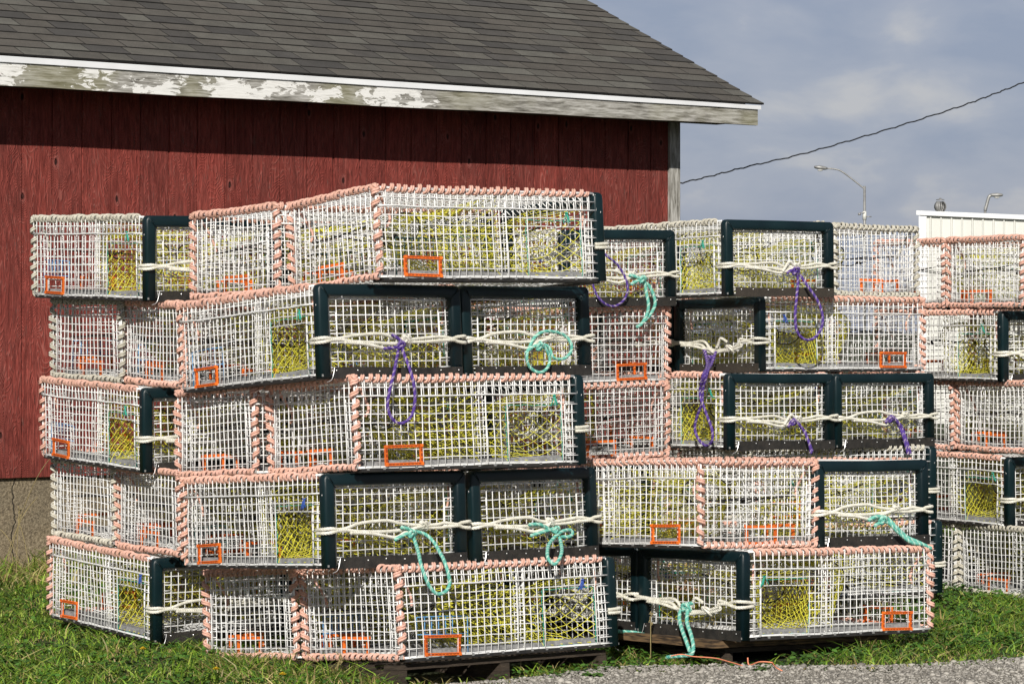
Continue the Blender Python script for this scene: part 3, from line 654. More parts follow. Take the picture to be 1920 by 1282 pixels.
def build_net(v):
    """funnel of diamond netting from a side window to a hoop (built for the y- side)"""
    mb = MB(); r = np.random.default_rng(100 + v)
    xa, xb, za, zb_ = gx(WIN[0]), gx(WIN[1]), gz(0) + 0.01, gz(8)
    cor = np.array([(xa, za), (xb, za), (xb, zb_), (xa, zb_)])
    cx, cz = gx(21.0) + r.uniform(-.01, .01), ZB + 0.185 + r.uniform(-.01, .01)
    N = 22; K = 11
    per = []
    lens = [xb - xa, zb_ - za, xb - xa, zb_ - za]; tot = sum(lens)
    def rim(u):
        u = (u % N) / N * tot
        for k in range(4):
            if u <= lens[k] or k == 3:
                t = u / lens[k]; a, b = cor[k], cor[(k + 1) % 4]; return a + (b - a) * t
            u -= lens[k]
    def hoop(u):
        a = (u % N) / N * 2 * PI - 2.35; return np.array((cx + 0.105 * math.cos(a), cz + 0.058 * math.sin(a)))
    jit = r.normal(0, 0.0024, (2, N * 2 + 4, K + 1, 3))
    def P(u, k, j=None):
        t = k / K; a = rim(u); b = hoop(u); e = t ** 0.85
        p = a + (b - a) * e; y = -YW + 0.008 + (0.255) * t
        sag = -0.030 * math.sin(PI * t) * (1 if p[1] < cz else 0.5)
        q = np.array((p[0], y, max(p[1] + sag, 0.012)))
        iu = int(round(u * 2)) % (N * 2)
        if 0 < k < K: q = q + jit[0, iu, k]; q[2] = max(q[2], 0.012)
        return q
    for i in range(N):
        for s in (-1, 1):
            mb.tube([P(i + s * k * 0.5, k) for k in range(K + 1)], 0.0014, 3, 0, caps=False)
    # panel of netting behind the window (roof of the funnel), gathers
    me = mb.mesh('entrance_net', [M['net']], deform=deformer(v))
    hb = MB(); hb.tube([(cx + 0.105 * math.cos(a), -YW + 0.008 + 0.255, cz + 0.058 * math.sin(a)) for a in np.linspace(0, 2 * PI, 28, endpoint=False)], 0.0030, 5, closed=True)
    hb.tube(smooth_path([(cx + 0.08, -YW + 0.263, cz + 0.04), (cx + 0.14, -0.02, cz + 0.02), (xb + 0.04, 0.0, cz + 0.07)], 5), 0.0022, 4)
    tb = MB()
    for a, b in (((xa - .003, gz(0)), (xa - .003, gz(6.7))), ((xb - .002, gz(0)), (xb - .002, gz(6.7))), ((xa, gz(0) + .004), (xb, gz(0) + .004)), ((xa, gz(7) - .01), (xb, gz(7) - .01))):
        n = 12; pts = [(a[0] + (b[0] - a[0]) * k / n + 0.002 * math.sin(k * 2.4), -YW + 0.004 + 0.002 * math.cos(k * 2), a[1] + (b[1] - a[1]) * k / n + 0.002 * math.sin(k * 1.9)) for k in range(n + 1)]
        tb.tube(pts, 0.0017, 4)
    return me, hb.mesh('net_hoop', [M['bungee']]), tb.mesh('window_twine', [M['teal_twine']], deform=deformer(v))
def build_parlour(v):
    mb = MB(); r = np.random.default_rng(200 + v)
    x0 = gx(17.0); x1 = gx(9.5); N = 58; K = 13
    cor = np.array([(-YW + .01, ZB + .012), (YW - .01, ZB + .012), (YW - .01, ZTP - .02), (-YW + .01, ZTP - .02)]); cy, cz = 0.0, 0.235
    lens = [2 * YW, TH, 2 * YW, TH]; tot = sum(lens)
    def rim(u):
        u = (u % N) / N * tot
        for k in range(4):
            if u <= lens[k] or k == 3: return cor[k] + (cor[(k + 1) % 4] - cor[k]) * min(u / lens[k], 1)
            u -= lens[k]
    jit = r.normal(0, 0.006, (N * 2, K + 1, 3))
    def P(u, k):
        t = k / K; a = rim(u); an = (u % N) / N * 2 * PI - 2.6; b = np.array((cy + 0.14 * math.cos(an), cz + 0.07 * math.sin(an)))
        p = a + (b - a) * t ** 0.8; q = np.array((x0 + (x1 - x0) * t, p[0], p[1] - 0.025 * math.sin(PI * t)))
        if 0 < k < K: q = q + jit[int(round(u * 2)) % (2 * N), k]
        q[2] = max(q[2], 0.014); return q
    for i in range(N):
        for s in (-1, 1): mb.tube([P(i + s * k * 0.5, k) for k in range(K + 1)], 0.0014, 3, 0, caps=False)
    # loose bunt of the same netting lying between the partition and the entrances
    N2 = 15; x2 = gx(20.5)
    J = r.normal(0, 0.006, (60, 20, 3))
    for s in (-1, 1):
        for i in range(-8, N2 + 8):
            pts = []
            for k in range(9):
                u = (i + s * k * 0.5) / N2
                if 0 <= u <= 1:
                    y = -YW + 0.02 + (2 * YW - .04) * u; t = k / 8; z = 0.22 - 0.20 * t ** 0.6 + 0.02 * math.sin(u * 9 + v)
                    pts.append(np.array((x0 + (x2 - x0) * t * 0.9, y, z)) + J[i % 60, k])
            if len(pts) > 1: mb.tube(pts, 0.0014, 3, 0, caps=False)
    me = mb.mesh('parlour_net', [M['net']], deform=deformer(v))
    hb = MB(); hb.tube([(x1, cy + 0.14 * math.cos(a), cz + 0.07 * math.sin(a)) for a in np.linspace(0, 2 * PI, 28, endpoint=False)], 0.0030, 5, closed=True)
    return me, hb.mesh('parlour_hoop', [M['bungee']])
def build_vent():
    """escape vent: orange moulded frame with a dashed rim, centred on its own origin, in the x-z plane"""
    mb = MB(); w, h, t = 0.182, 0.084, 0.0120
    for z in (-h / 2 + t / 2, h / 2 - t / 2): mb.box((0, 0, z), (w, 0.009, t))
    for x in (-w / 2 + t / 2, w / 2 - t / 2): mb.box((x, 0, 0), (t, 0.009, h - 2 * t))
    for z in (-h / 2 + 0.002, h / 2 - 0.002, -h / 2 + t - 0.002, h / 2 - t + 0.002): mb.box((0, -0.0060, z), (w - 0.002, 0.0040, 0.003))
    for k in range(9): mb.box((-w / 2 + 0.02 + k * 0.0183, -0.0050, h / 2 - t / 2), (0.011, 0.003, t - 0.0055), 1); mb.box((-w / 2 + 0.02 + k * 0.0183, -0.0050, -h / 2 + t / 2), (0.011, 0.003, t - 0.0055), 1)
    for k in range(3):
        for sx in (-1, 1): mb.box((sx * (w / 2 - t / 2), -0.0050, -0.02 + k * 0.02), (t - 0.005, 0.003, 0.012), 1)
    for sx in (-1, 1):
        for sz in (-1, 1): mb.box((sx * (w / 2 - 0.005), -0.0066, sz * (h / 2 - 0.005)), (0.012, 0.006, 0.012))
    return mb.mesh('escape_vent', [M['vent'], M['vent_dark']], smooth=False)
def build_vent_grid(key):
    mb = MB(); xa, xb, za, zb_ = -0.125, 0.135, -0.048, 0.115
    for z in (za, zb_, 0.045): wire(mb, (xa, 0, z), (xb, 0, z), 0.0022)
    for x in (xa, xb): wire(mb, (x, 0, za), (x, 0, zb_), 0.0022)
    for k in range(5): wire(mb, (-0.082 + k * CX, 0.003, 0.04), (-0.082 + k * CX, 0.003, zb_), 0.0024)
    return mb.mesh('vent_grid', [M[key]])
def build_ballast():
    mb = MB()
    r = random.Random(5); rings = []
    for i in range(12):
        x = X0 + 0.05 + (X1 - X0 - 0.12) * i / 11; h = 0.030 + r.uniform(-.003, .003)
        rings.append([(x, -YW + 0.010, 0.011), (x, -YW + 0.105 + r.uniform(-.004, .004), 0.011), (x, -YW + 0.10, h), (x, -YW + 0.018, h + 0.002)])
    mb.loft(rings); return mb.mesh('ballast_slab', [M['ballast']], smooth=False)
def build_skid():
    mb = MB(); rings = []; r = random.Random(9)
    for i in range(26):
        x = -TL / 2 + 0.02 + (TL - 0.05) * i / 25; j = r.uniform(-.0015, .0015)
        rings.append([(x, -TW / 2 + 0.002 + j, -0.0115), (x, -TW / 2 + 0.085, -0.0115), (x, -TW / 2 + 0.085, 0.0005), (x, -TW / 2 + 0.004 + j, 0.0005)])
    mb.loft(rings)
    for k in range(15):
        x = -TL / 2 + 0.05 + k * 0.078
        mb.box((x, -TW / 2 + 0.003, 0.0), (0.010, 0.008, 0.009), 1)
    return mb.mesh('skid', [M['skid'], M['galv']], smooth=False)
def build_bungee(v):
    mb = MB(); r = random.Random(40 + v)
    for sy, x0_ in ((-1, gx(6.5)), (1, gx(9))):
        y = sy * 0.12; z = 0.19
        mb.tube(smooth_path([(X0 + 0.02, y * 0.4, z + 0.02), (x0_ - 0.05, y * 0.9, z), (x0_, y, z - 0.004), (x0_ + 0.10, y * 1.2, z - 0.012 + r.uniform(-.02, .02)), (gx(17), y * 1.5, z + 0.02)], 6), 0.0028, 5)
        mb.tube(smooth_path([(x0_ - 0.02, y, z - 0.01), (x0_ - 0.005, y, z + 0.008), (x0_ + 0.01, y, z - 0.006)], 4), 0.006, 5)
    mb.tube(smooth_path([(X0 + 0.015, -0.26, z + 0.035), (X0 + 0.02, -0.1, z + 0.02), (X0 + 0.03, 0.08, z + 0.01), (X0 + 0.02, 0.2, z + 0.005)], 6), 0.0032, 5)
    return mb.mesh('bungee_cord', [M['bungee']])
def build_tie(key, seed):
    mb = MB(); r = random.Random(seed)
    for k in range(4):
        a = r.uniform(-1, 1); mb.tube(smooth_path([(0, 0, 0), (0.012 * a, -0.006, -0.014), (0.028 * a, -0.004, -0.034 - 0.012 * r.random())], 4), 0.0020, 4)
    mb.tube([(0.006 * math.cos(a), -0.004 + 0.006 * math.sin(a), 0.003 * math.sin(2 * a)) for a in np.linspace(0, 5.5, 9)], 0.0028, 4)
    return mb.mesh('twine_tie', [M[key]])
def build_bridle(v):
    """doubled white rope round both posts, spliced into eyes, knotted a little past the middle"""
    mb = MB(); x = TL / 2 + 0.016; yo = TW / 2 + 0.006; z = 0.142; rr_ = 0.0078
    rnd = random.Random(60 + v); k = 0.055 + 0.03 * v; up = [0.012, 0.002, 0.020, -0.006][v % 4]
    sagk = [0.0, -0.004, 0.006, -0.035][v % 4]
    def R(pts): rope_into(mb, smooth_path(pts, 8), rr_, 0.034, (0, 0, 0), 5, 0.005)
    # left eye
    R([(x - 0.075, -yo - 0.004, z + 0.004), (x - 0.03, -yo - 0.009, z + 0.006), (x + 0.002, -yo + 0.012, z + 0.008), (x + 0.004, -yo + 0.07, z + 0.004), (x + 0.003, -yo + 0.16, z + up + 0.006), (x + 0.006, -0.07, z + up + 0.012), (x + 0.004, 0.0, z + up * 0.6 + sagk), (x + 0.006, k, z + sagk)])
    R([(x - 0.075, -yo - 0.004, z - 0.010), (x - 0.03, -yo - 0.009, z - 0.010), (x + 0.002, -yo + 0.012, z - 0.008), (x + 0.006, -yo + 0.07, z + 0.000), (x + 0.008, -yo + 0.15, z - 0.008), (x + 0.006, -0.09, z - 0.012), (x + 0.004, -0.02, z - 0.016 + sagk), (x + 0.006, k, z - 0.008 + sagk)])
    R([(x + 0.010, -yo + 0.10, z - 0.012), (x + 0.010, -0.15, z - 0.018), (x + 0.008, -0.06, z - 0.034), (x + 0.010, -0.02, z - 0.036), (x + 0.012, 0.03, z - 0.018 + sagk), (x + 0.008, k, z + sagk)])
    # knot
    for q in range(3):
        a0 = q * 1.4
        mb.tube(smooth_path([(x + 0.004 + 0.012 * math.cos(a + a0), k + 0.020 * math.sin(a), z + sagk + 0.017 * math.cos(a + q)) for a in np.linspace(0, 5.6, 7)], 5), rr_ * 0.8, 6)
    # right eye
    R([(x + 0.006, k, z + sagk), (x + 0.006, k + 0.07, z + 0.006 + sagk * 0.5), (x + 0.004, yo - 0.13, z + 0.014), (x + 0.006, yo - 0.07, z + 0.006), (x + 0.004, yo - 0.045, z + 0.012), (x + 0.006, yo - 0.01, z + 0.016), (x - 0.02, yo + 0.010, z + 0.014), (x - 0.075, yo + 0.006, z + 0.008)])
    R([(x + 0.004, k, z - 0.008 + sagk), (x + 0.004, k + 0.08, z - 0.008 + sagk * 0.5), (x + 0.006, yo - 0.12, z - 0.002), (x + 0.008, yo - 0.065, z + 0.000), (x + 0.004, yo - 0.04, z - 0.006), (x + 0.006, yo - 0.01, z - 0.010), (x - 0.02, yo + 0.010, z - 0.009), (x - 0.075, yo + 0.006, z - 0.006)])
    if v % 2: R([(x + 0.01, k - 0.02, z), (x + 0.02, k - 0.06, z + 0.02), (x + 0.016, k - 0.085, z - 0.01), (x + 0.016, k - 0.10, z - 0.03)])
    return mb.mesh('bridle', [M['bridle']])
NV = 5
PROTO = dict(cage=[build_cage(v) for v in range(NV)], lid=[build_lid(v) for v in range(NV)], panel=[build_end_panel(v) for v in range(NV)],
             frame=[build_frame(v) for v in range(NV)], strip=[build_strip(v) for v in range(NV)] + [build_strip(3, 'brown_rubber')],
             pink=[build_lacing(v, 'pink') for v in range(NV)], cream=[build_lacing(v, 'cream') for v in range(NV)],
             net=[build_net(v) for v in range(NV)], parlour=[build_parlour(v) for v in range(NV)], vent=build_vent(),
             blue=build_vent_grid('blue_wire'), dark=build_vent_grid('dark_wire'), white=build_vent_grid('wire'),
             ballast=build_ballast(), skid=build_skid(), bungee=[build_bungee(v) for v in range(NV)],
             tie=[build_tie('teal_twine', 1), build_tie('teal_twine', 2), build_tie('blue_twine', 3)], bridle=[build_bridle(v) for v in range(4)])
FLIP_Y = Matrix.Diagonal((1, -1, 1, 1))
JR = random.Random(77)
def make_trap(name_key, label, group, lace='pink', grid='white', v=0, bridle=0, strip=None, mw=None):
    t = bpy.data.objects.new('lobster_trap', None); col.objects.link(t); t.matrix_world = mw; t.empty_display_size = 0.2
    tag(t, label, 'lobster trap', group)
    link('wire_cage', PROTO['cage'][v], t); link('lid', PROTO['lid'][v], t); link('end_panel', PROTO['panel'][v], t)
    link('bumper_frame', PROTO['frame'][v], t); link('runner_strip', PROTO['strip'][v if strip is None else NV], t)
    link('rope_lacing', PROTO[lace][v], t); link('bungee_cord', PROTO['bungee'][JR.randrange(NV)], t); link('bridle', PROTO['bridle'][bridle], t)
    for s in (-1, 1):
        n, h, tw = PROTO['net'][v if s < 0 else (v + 1) % NV]
        f = FLIP_Y if s > 0 else Matrix.Identity(4)
        o = link('entrance_net', n, t); o.matrix_local = f
        o2 = link('net_hoop', h, o); o3 = link('window_twine', tw, o)
        b = link('ballast_slab', PROTO['ballast'], t); b.matrix_local = f
        k = link('skid', PROTO['skid'], t); k.matrix_local = f
        e_ = link('escape_vent', PROTO['vent'], t); e_.matrix_local = f @ Matrix.Translation((gx(6.05) + JR.uniform(-.012, .012), -YW - 0.001, gz(1.22) + JR.uniform(-.002, .006))) @ Matrix.Rotation(JR.uniform(-.035, .035), 4, 'Y')
        if grid != 'white': g = link('vent_grid', PROTO[grid], e_); g.location = (0, 0.006, 0)
        ti = link('twine_tie', PROTO['tie'][(v + (s > 0)) % 3], t); ti.matrix_local = f @ Matrix.Translation((gx(JR.uniform(26.5, 28.8)), -YW - 0.004, gz(JR.uniform(7.0, 8.2))))
    e_ = link('escape_vent', PROTO['vent'], t); e_.matrix_local = Matrix.Translation((X0 + 0.014, 0.02 + JR.uniform(-.05, .05), gz(1.25))) @ Matrix.Rotation(PI / 2, 4, 'Z')
    pn, ph = PROTO['parlour'][v]; o = link('parlour_net', pn, t); link('parlour_hoop', ph, o)
    return t
TR = {'F1a': (-0.264, 12.349, 0.191, 35.417, -3.285, -2.773),
 'F1b': (-0.739, 12.871, 0.142, 37.433, -1.998, -0.831),
 'F2a': (-0.819, 12.368, -0.22, -54.086, -3.353, -2.125),
 'F2b': (-0.282, 12.824, -0.214, -51.321, -2.587, -2.261),
 'F3a': (-0.35, 12.319, -0.579, 35.194, -3.051, -2.172),
 'F3b': (-0.803, 12.861, -0.628, 34.88, -3.173, -1.343),
 'F4a': (-0.803, 12.351, -0.982, -53.385, -3.11, -1.711),
 'F4b': (-0.257, 12.802, -0.992, -50.037, -2.994, -1.989),
 'F5a': (-0.208, 12.314, -1.353, 38.597, -4.048, -2.465),
 'F5b': (-0.674, 12.837, -1.407, 39.117, -3.773, -2.24),
 'L1a': (-1.679, 13.679, 0.161, -54.453, 1.542, 0.103),
 'L2a': (-1.541, 14.054, -0.217, 36.384, 1.872, -0.061),
 'L2b': (-1.129, 13.481, -0.233, 30.244, 1.476, -0.311),
 'L3a': (-1.666, 13.738, -0.608, -57.409, 1.708, -0.093),
 'L4a': (-1.549, 14.114, -0.984, 32.901, 0.782, -0.071),
 'L4b': (-1.163, 13.525, -0.996, 31.49, 0.282, -0.306),
 'L5a': (-1.629, 13.742, -1.375, -56.744, 1.528, -0.043),
 'G1a': (1.05, 15.245, 0.177, -56.629, -0.782, -0.513),
 'G1c': (1.567, 16.037, 0.175, 133.047, -0.85, -0.743),
 'G2a': (1.521, 15.407, -0.206, 215.47, -1.078, -0.276),
 'G3a': (1.042, 15.197, -0.595, -55.392, -1.008, 0.031),
 'G3b': (1.611, 15.607, -0.602, -54.229, -0.841, -0.425),
 'G4a': (1.563, 15.332, -0.979, 27.137, -1.785, -0.083),
 'G5a': (1.585, 15.253, -1.363, 29.43, -1.026, -0.271),
 'R4a': (0.714, 13.059, -0.956, 128.421, -3.324, 0.441),
 'R4b': (1.272, 13.48, -0.969, -52.287, -2.162, -0.393),
 'R5a': (1.225, 13.049, -1.337, 217.435, -2.074, 0.499),
 'M1': (0.233, 15.141, 0.132, -56.578, 0.168, -1.033),
 'M2': (0.133, 14.862, -0.259, 211.983, 0.403, -0.45),
 'M3': (0.186, 15.101, -0.639, 125.163, 0.511, -0.7),
 'H1a': (2.742, 16.61, 0.135, 26.244, 0.413, -0.065),
 'H1b': (3.061, 15.983, 0.129, 26.458, 0.296, 0.19),
 'H2a': (2.651, 16.277, -0.261, -60.622, 0.308, -0.187),
 'H3a': (2.79, 16.627, -0.652, 26.413, 0.04, 0.008),
 'H3b': (3.116, 16.004, -0.647, 26.394, -0.412, -0.3),
 'H4a': (2.703, 16.306, -1.043, -61.705, 0.683, -0.353),
 'H5a': (2.844, 16.65, -1.433, 23.247, 0.426, -0.034),
 'H5b': (3.139, 16.012, -1.424, 23.189, -0.54, -0.943)}
def mw_of(q):
    x, y, z, yaw, tx, ty = q
    return Matrix.Translation((x, y, z + EYE)) @ Matrix.Rotation(R_(tx), 4, 'X') @ Matrix.Rotation(R_(ty), 4, 'Y') @ Matrix.Rotation(R_(yaw), 4, 'Z')
MW = {k: mw_of(q) for k, q in TR.items()}
for k, base, lat, dz in (('L1b', 'L1a', .705, 0), ('L3b', 'L3a', .705, 0), ('L5b', 'L5a', .705, 0), ('G2b', 'G2a', -.71, 0), ('G4b', 'G4a', .705, 0), ('G5b', 'G5a', .705, 0),
                     ('R5b', 'R5a', -.705, 0), ('H2b', 'H2a', .705, 0), ('H4b', 'H4a', .705, 0), ('M4', 'M3', 0, -.395), ('M5', 'M3', 0, -.79)):
    MW[k] = MW[base] @ Matrix.Translation((0, lat, dz))
GF, GL, GG, GR, GH, GM = ('traps in the tall front-left stack', 'traps in the left stack by the shed', 'traps in the back-right stack', 'traps in the low right stack',
                         'traps in the far right stack', 'traps in the middle stack between the front and right ones')
SPEC = [
 ('F1a', 'pink-laced wire trap topping the tallest front stack, its long side facing right', GF, 'pink', 'dark', 0, 0, None),
 ('F1b', 'pink-laced trap end on the front stack top level, left of the topmost long side', GF, 'pink', 'white', 1, 1, None),
 ('F2a', 'second-level front trap with blue vent grid and purple rope looped on its green-framed end', GF, 'pink', 'blue', 1, 0, None),
 ('F2b', 'second-level front trap with coiled sea-green rope on its green-framed end', GF, 'pink', 'white', 2, 2, None),
 ('F3a', 'third-level front trap, long side facing right behind the hanging purple loop', GF, 'pink', 'white', 2, 1, None),
 ('F3b', 'wire trap in third level of the front stack showing only its pink-laced left end', GF, 'pink', 'white', 0, 0, None),
 ('F4a', 'fourth-level front trap with long sea-green loop hanging from its green-framed end', GF, 'pink', 'dark', 0, 2, None),
 ('F4b', 'fourth-level front trap with small knotted sea-green loop on its green-framed end', GF, 'pink', 'white', 1, 0, None),
 ('F5a', 'bottom front trap with blue vent grid, long side over the pallet', GF, 'pink', 'blue', 1, 1, None),
 ('F5b', 'bottom front trap showing only its pink-laced left end above the grass', GF, 'pink', 'white', 2, 0, None),
 ('L1a', 'off-white-laced wire trap on top of the left stack with blue vent grid', GL, 'cream', 'blue', 0, 0, None),
 ('L1b', 'top wire trap of the left stack hidden behind the front stack', GL, 'pink', 'white', 1, 1, None),
 ('L2a', 'second-level left trap, off-white-laced end in front of the red wall', GL, 'cream', 'blue', 1, 0, None),
 ('L2b', 'second-level left trap, pink-laced end beside the front stack', GL, 'pink', 'white', 2, 1, None),
 ('L3a', 'middle-level left trap, pink-laced long side facing left with yellow net window', GL, 'pink', 'blue', 2, 1, None),
 ('L3b', 'middle-level wire trap of the left stack hidden behind the front stack', GL, 'pink', 'white', 0, 0, None),
 ('L4a', 'fourth-level left trap, off-white-laced end before the concrete footing', GL, 'cream', 'white', 0, 2, None),
 ('L4b', 'fourth-level left trap, pink-laced end beside the front stack', GL, 'pink', 'white', 1, 0, None),
 ('L5a', 'bottom wire trap of the left stack sitting in the grass with green-framed end', GL, 'pink', 'white', 1, 2, None),
 ('L5b', 'bottom wire trap of the left stack hidden behind the front stack', GL, 'pink', 'white', 2, 1, None),
 ('M1', 'green-framed trap right of the topmost front trap, sea-green rope knotted on it', GM, 'cream', 'white', 2, 0, None),
 ('M2', 'pink-laced middle-stack trap with bright orange vent, right below the hanging sea-green rope', GM, 'pink', 'white', 0, 1, None),
 ('M3', 'pink-laced wire trap in the middle stack third level, red shed showing through it', GM, 'pink', 'white', 1, 0, None),
 ('M4', 'wire trap in the fourth level of the middle stack behind the front stack', GM, 'pink', 'white', 2, 0, None),
 ('M5', 'bottom wire trap of the middle stack behind the front stack', GM, 'pink', 'white', 0, 0, None),
 ('G1a', 'green-framed trap topping the right stack against the sky, purple loop hanging from it', GG, 'cream', 'white', 0, 1, 3),
 ('G1c', 'off-white-laced trap end against the sky, directly under the tall street light', GG, 'cream', 'white', 1, 0, None),
 ('G2a', 'second-level right trap, pink-laced long side facing right behind a purple loop', GG, 'pink', 'white', 2, 3, 3),
 ('G2b', 'second-level wire trap of the right stack behind its long-sided neighbour', GG, 'pink', 'white', 0, 0, None),
 ('G3a', 'third-level wire trap of the right stack, left of its two green-framed ends', GG, 'pink', 'white', 1, 1, None),
 ('G3b', 'third-level wire trap of the right stack, right of its two green-framed ends', GG, 'pink', 'white', 0, 2, None),
 ('G4a', 'mostly hidden off-white-laced trap just below the two green-framed ends of the right stack', GG, 'cream', 'white', 2, 0, None),
 ('G4b', 'fourth-level wire trap at the back of the right stack', GG, 'pink', 'white', 0, 0, None),
 ('G5a', 'bottom wire trap of the right stack standing behind the low stack on its pallet', GG, 'pink', 'white', 1, 1, None),
 ('G5b', 'bottom wire trap at the back of the right stack', GG, 'pink', 'white', 0, 0, None),
 ('R4a', 'upper trap of the low right stack with pink-laced corner facing the camera', GR, 'pink', 'white', 0, 0, None),
 ('R4b', 'upper trap of the low right stack, sea-green rope slanting across its green-framed end', GR, 'pink', 'white', 2, 2, None),
 ('R5a', 'lower trap of the low right stack, long side facing the gravel above plywood', GR, 'pink', 'white', 1, 3, None),
 ('R5b', 'shaded lower trap of the low right stack, just right of the front stack', GR, 'pink', 'white', 0, 1, None),
 ('H1a', 'top far-right trap, left one, narrow pink-laced end below the white building corner', GH, 'pink', 'white', 0, 0, None),
 ('H1b', 'top far-right trap at the picture edge below the white building wall', GH, 'pink', 'white', 1, 1, None),
 ('H2a', 'second-level far-right trap with net window and green-framed end at the edge', GH, 'pink', 'blue', 2, 0, None),
 ('H2b', 'second-level wire trap of the far right stack beyond the picture edge', GH, 'pink', 'white', 0, 0, None),
 ('H3a', 'third-level far-right trap, narrow pink-laced end beside the right stack', GH, 'pink', 'white', 1, 1, None),
 ('H3b', 'third-level far-right trap, shaded pink-laced end reaching the picture edge', GH, 'pink', 'white', 0, 0, None),
 ('H4a', 'fourth-level far-right trap with yellow net window and green post', GH, 'pink', 'white', 1, 0, None),
 ('H4b', 'fourth-level wire trap of the far right stack beyond the picture edge', GH, 'pink', 'white', 2, 0, None),
 ('H5a', 'bottom far-right trap, left one, its off-white lacing beside a green post', GH, 'cream', 'white', 2, 1, None),
 ('H5b', 'bottom far-right trap, right one, off-white lacing over grass at picture edge', GH, 'cream', 'white', 0, 0, None)]
for i, (k, lab, grp, lace, grid, v, br, st) in enumerate(SPEC):
    make_trap(k, lab, grp, lace, grid, (2 * i + v) % NV, br, st, MW[k])

# ---------------------------------------------------------------- coloured rope loops tied to the bridles
def end_plane(k, off=0.034):
    m = MW[k]; return m @ Vector((TL / 2 + off, 0, 0.1)), (m.to_3x3() @ Vector((1, 0, 0))).normalized()
def rope_loop(k, paths, color, label, r=0.0082, knots=(), closed=()):
    r *= 0.88
    mb = MB(); flk = {'purple': (0, 0, 1), 'teal': (0, 0, 1)}[color]; ctr = None
    for i, path in enumerate(paths):
        pts = []
        for j, q in enumerate(path):
            px, py = q[0], q[1]; off = 0.034 + (q[2] if len(q) > 2 else 0.006 * math.sin(j * 1.9 + i))
            p, n = end_plane(k, off); pts.append(on_plane(px, py, p, n))
        if ctr is None: ctr = pts[0].copy()
        rope_into(mb, smooth_path(pts, 7), r, 0.034, flk, 5, 0.005)
    for (px, py, s) in knots:
        p, n = end_plane(k, 0.040); c = on_plane(px, py, p, n); m3 = MW[k].to_3x3()
        for q in range(3):
            pts = []
            for a in np.linspace(0, 5.9, 8):
                pts.append(c + m3 @ Vector((0.010 * math.cos(a * 1.0 + q * 2), s * math.sin(a + q), s * math.cos(a * 1.0 - q * 0.7) * 0.8)))
            rope_into(mb, smooth_path(pts, 5), r * 0.95, 0.034, flk, 5, 0.005)
    mb.v = [tuple(Vector(p) - ctr) for p in mb.v]
    me = mb.mesh('rope_loop', [M[color], M[color + '_fleck']])
    o = link('rope_loop', me); o.location = ctr
    return tag(o, label, 'rope', 'coloured rope loops tied to the trap ends')
rope_loop('F2a', [[(735, 627), (752, 640), (748, 655), (744, 672, .03), (738, 703, .07), (730, 735, .085), (727, 765, .085), (738, 788, .085), (755, 793, .085), (771, 780, .085), (778, 752, .085), (775, 715, .08), (766, 685, .05), (757, 662, .02), (752, 645)],
                  [(720, 653), (737, 652), (758, 648)]], 'purple', 'purple rope loop hanging from the left green-framed end in the front stack, second level', knots=[(752, 647, .016)])
rope_loop('F2b', [[(985, 662), (1000, 650), (1018, 646), (1030, 652), (1036, 668), (1044, 673), (1058, 672), (1070, 660), (1071, 645), (1060, 630), (1040, 622), (1018, 622), (1003, 632), (994, 648), (988, 665), (990, 682), (1000, 694), (1014, 698), (1026, 690), (1031, 674), (1024, 655), (1012, 640)]],
          'teal', 'coiled sea-green rope on the right green-framed end in the front stack, second level', knots=[(1012, 650, .016)], r=0.0085)
rope_loop('F4a', [[(740, 1012), (755, 1004), (775, 997), (795, 1000), (812, 1014, .03), (826, 1037, .12), (835, 1056, .20), (841, 1078, .215), (843, 1094, .215), (836, 1108, .215), (820, 1113, .215), (806, 1100, .215), (796, 1078, .215), (789, 1056, .20), (785, 1037, .12), (780, 1020, .03), (775, 1005)],
                  [(752, 988), (768, 992), (780, 1003)]], 'teal', 'long sea-green rope loop hanging from the left green-framed end, front stack fourth level', knots=[(772, 1000, .015)], r=0.0092)
rope_loop('F4b', [[(992, 983), (1012, 983), (1030, 992), (1046, 1002), (1052, 1018, .05), (1053, 1036, .16), (1046, 1052, .20), (1037, 1057, .20), (1027, 1044, .18), (1028, 1024, .08), (1037, 1010, .02), (1052, 997, .01), (1068, 993), (1074, 1000), (1066, 1006), (1050, 1005)],
                  [(995, 1004), (1018, 997), (1040, 990)]], 'teal', 'small knotted sea-green rope loop on the right green-framed end, front stack fourth level', knots=[(1043, 993, .014)], r=0.0092)
rope_loop('M1', [[(1126, 470), (1140, 482), (1158, 497), (1172, 520), (1177, 542), (1170, 562), (1153, 574), (1135, 570), (1120, 555), (1112, 535), (1112, 525)]],
          'purple', 'thin purple rope loop dangling right of the topmost front trap', r=0.0075)
rope_loop('M1', [[(1180, 516), (1195, 520), (1208, 530), (1212, 550), (1216, 572), (1212, 592), (1202, 608), (1194, 613)], [(1183, 533), (1200, 526), (1216, 535), (1226, 555), (1228, 572), (1219, 590), (1206, 604)]],
          'teal', 'sea-green rope knotted and hanging on green-framed end between front and right stacks, top level', knots=[(1205, 524, .017)], r=0.0105)
rope_loop('G1a', [[(1475, 512), (1490, 506), (1496, 525), (1494, 555, .03), (1491, 590, .05), (1494, 620, .055), (1508, 636, .055), (1526, 634, .055), (1540, 615, .055), (1542, 590, .05), (1532, 562, .04), (1514, 536, .02), (1500, 515)]],
          'purple', 'purple rope loop hanging from the topmost green-framed end against the sky', knots=[(1492, 508, .020)], r=0.009)
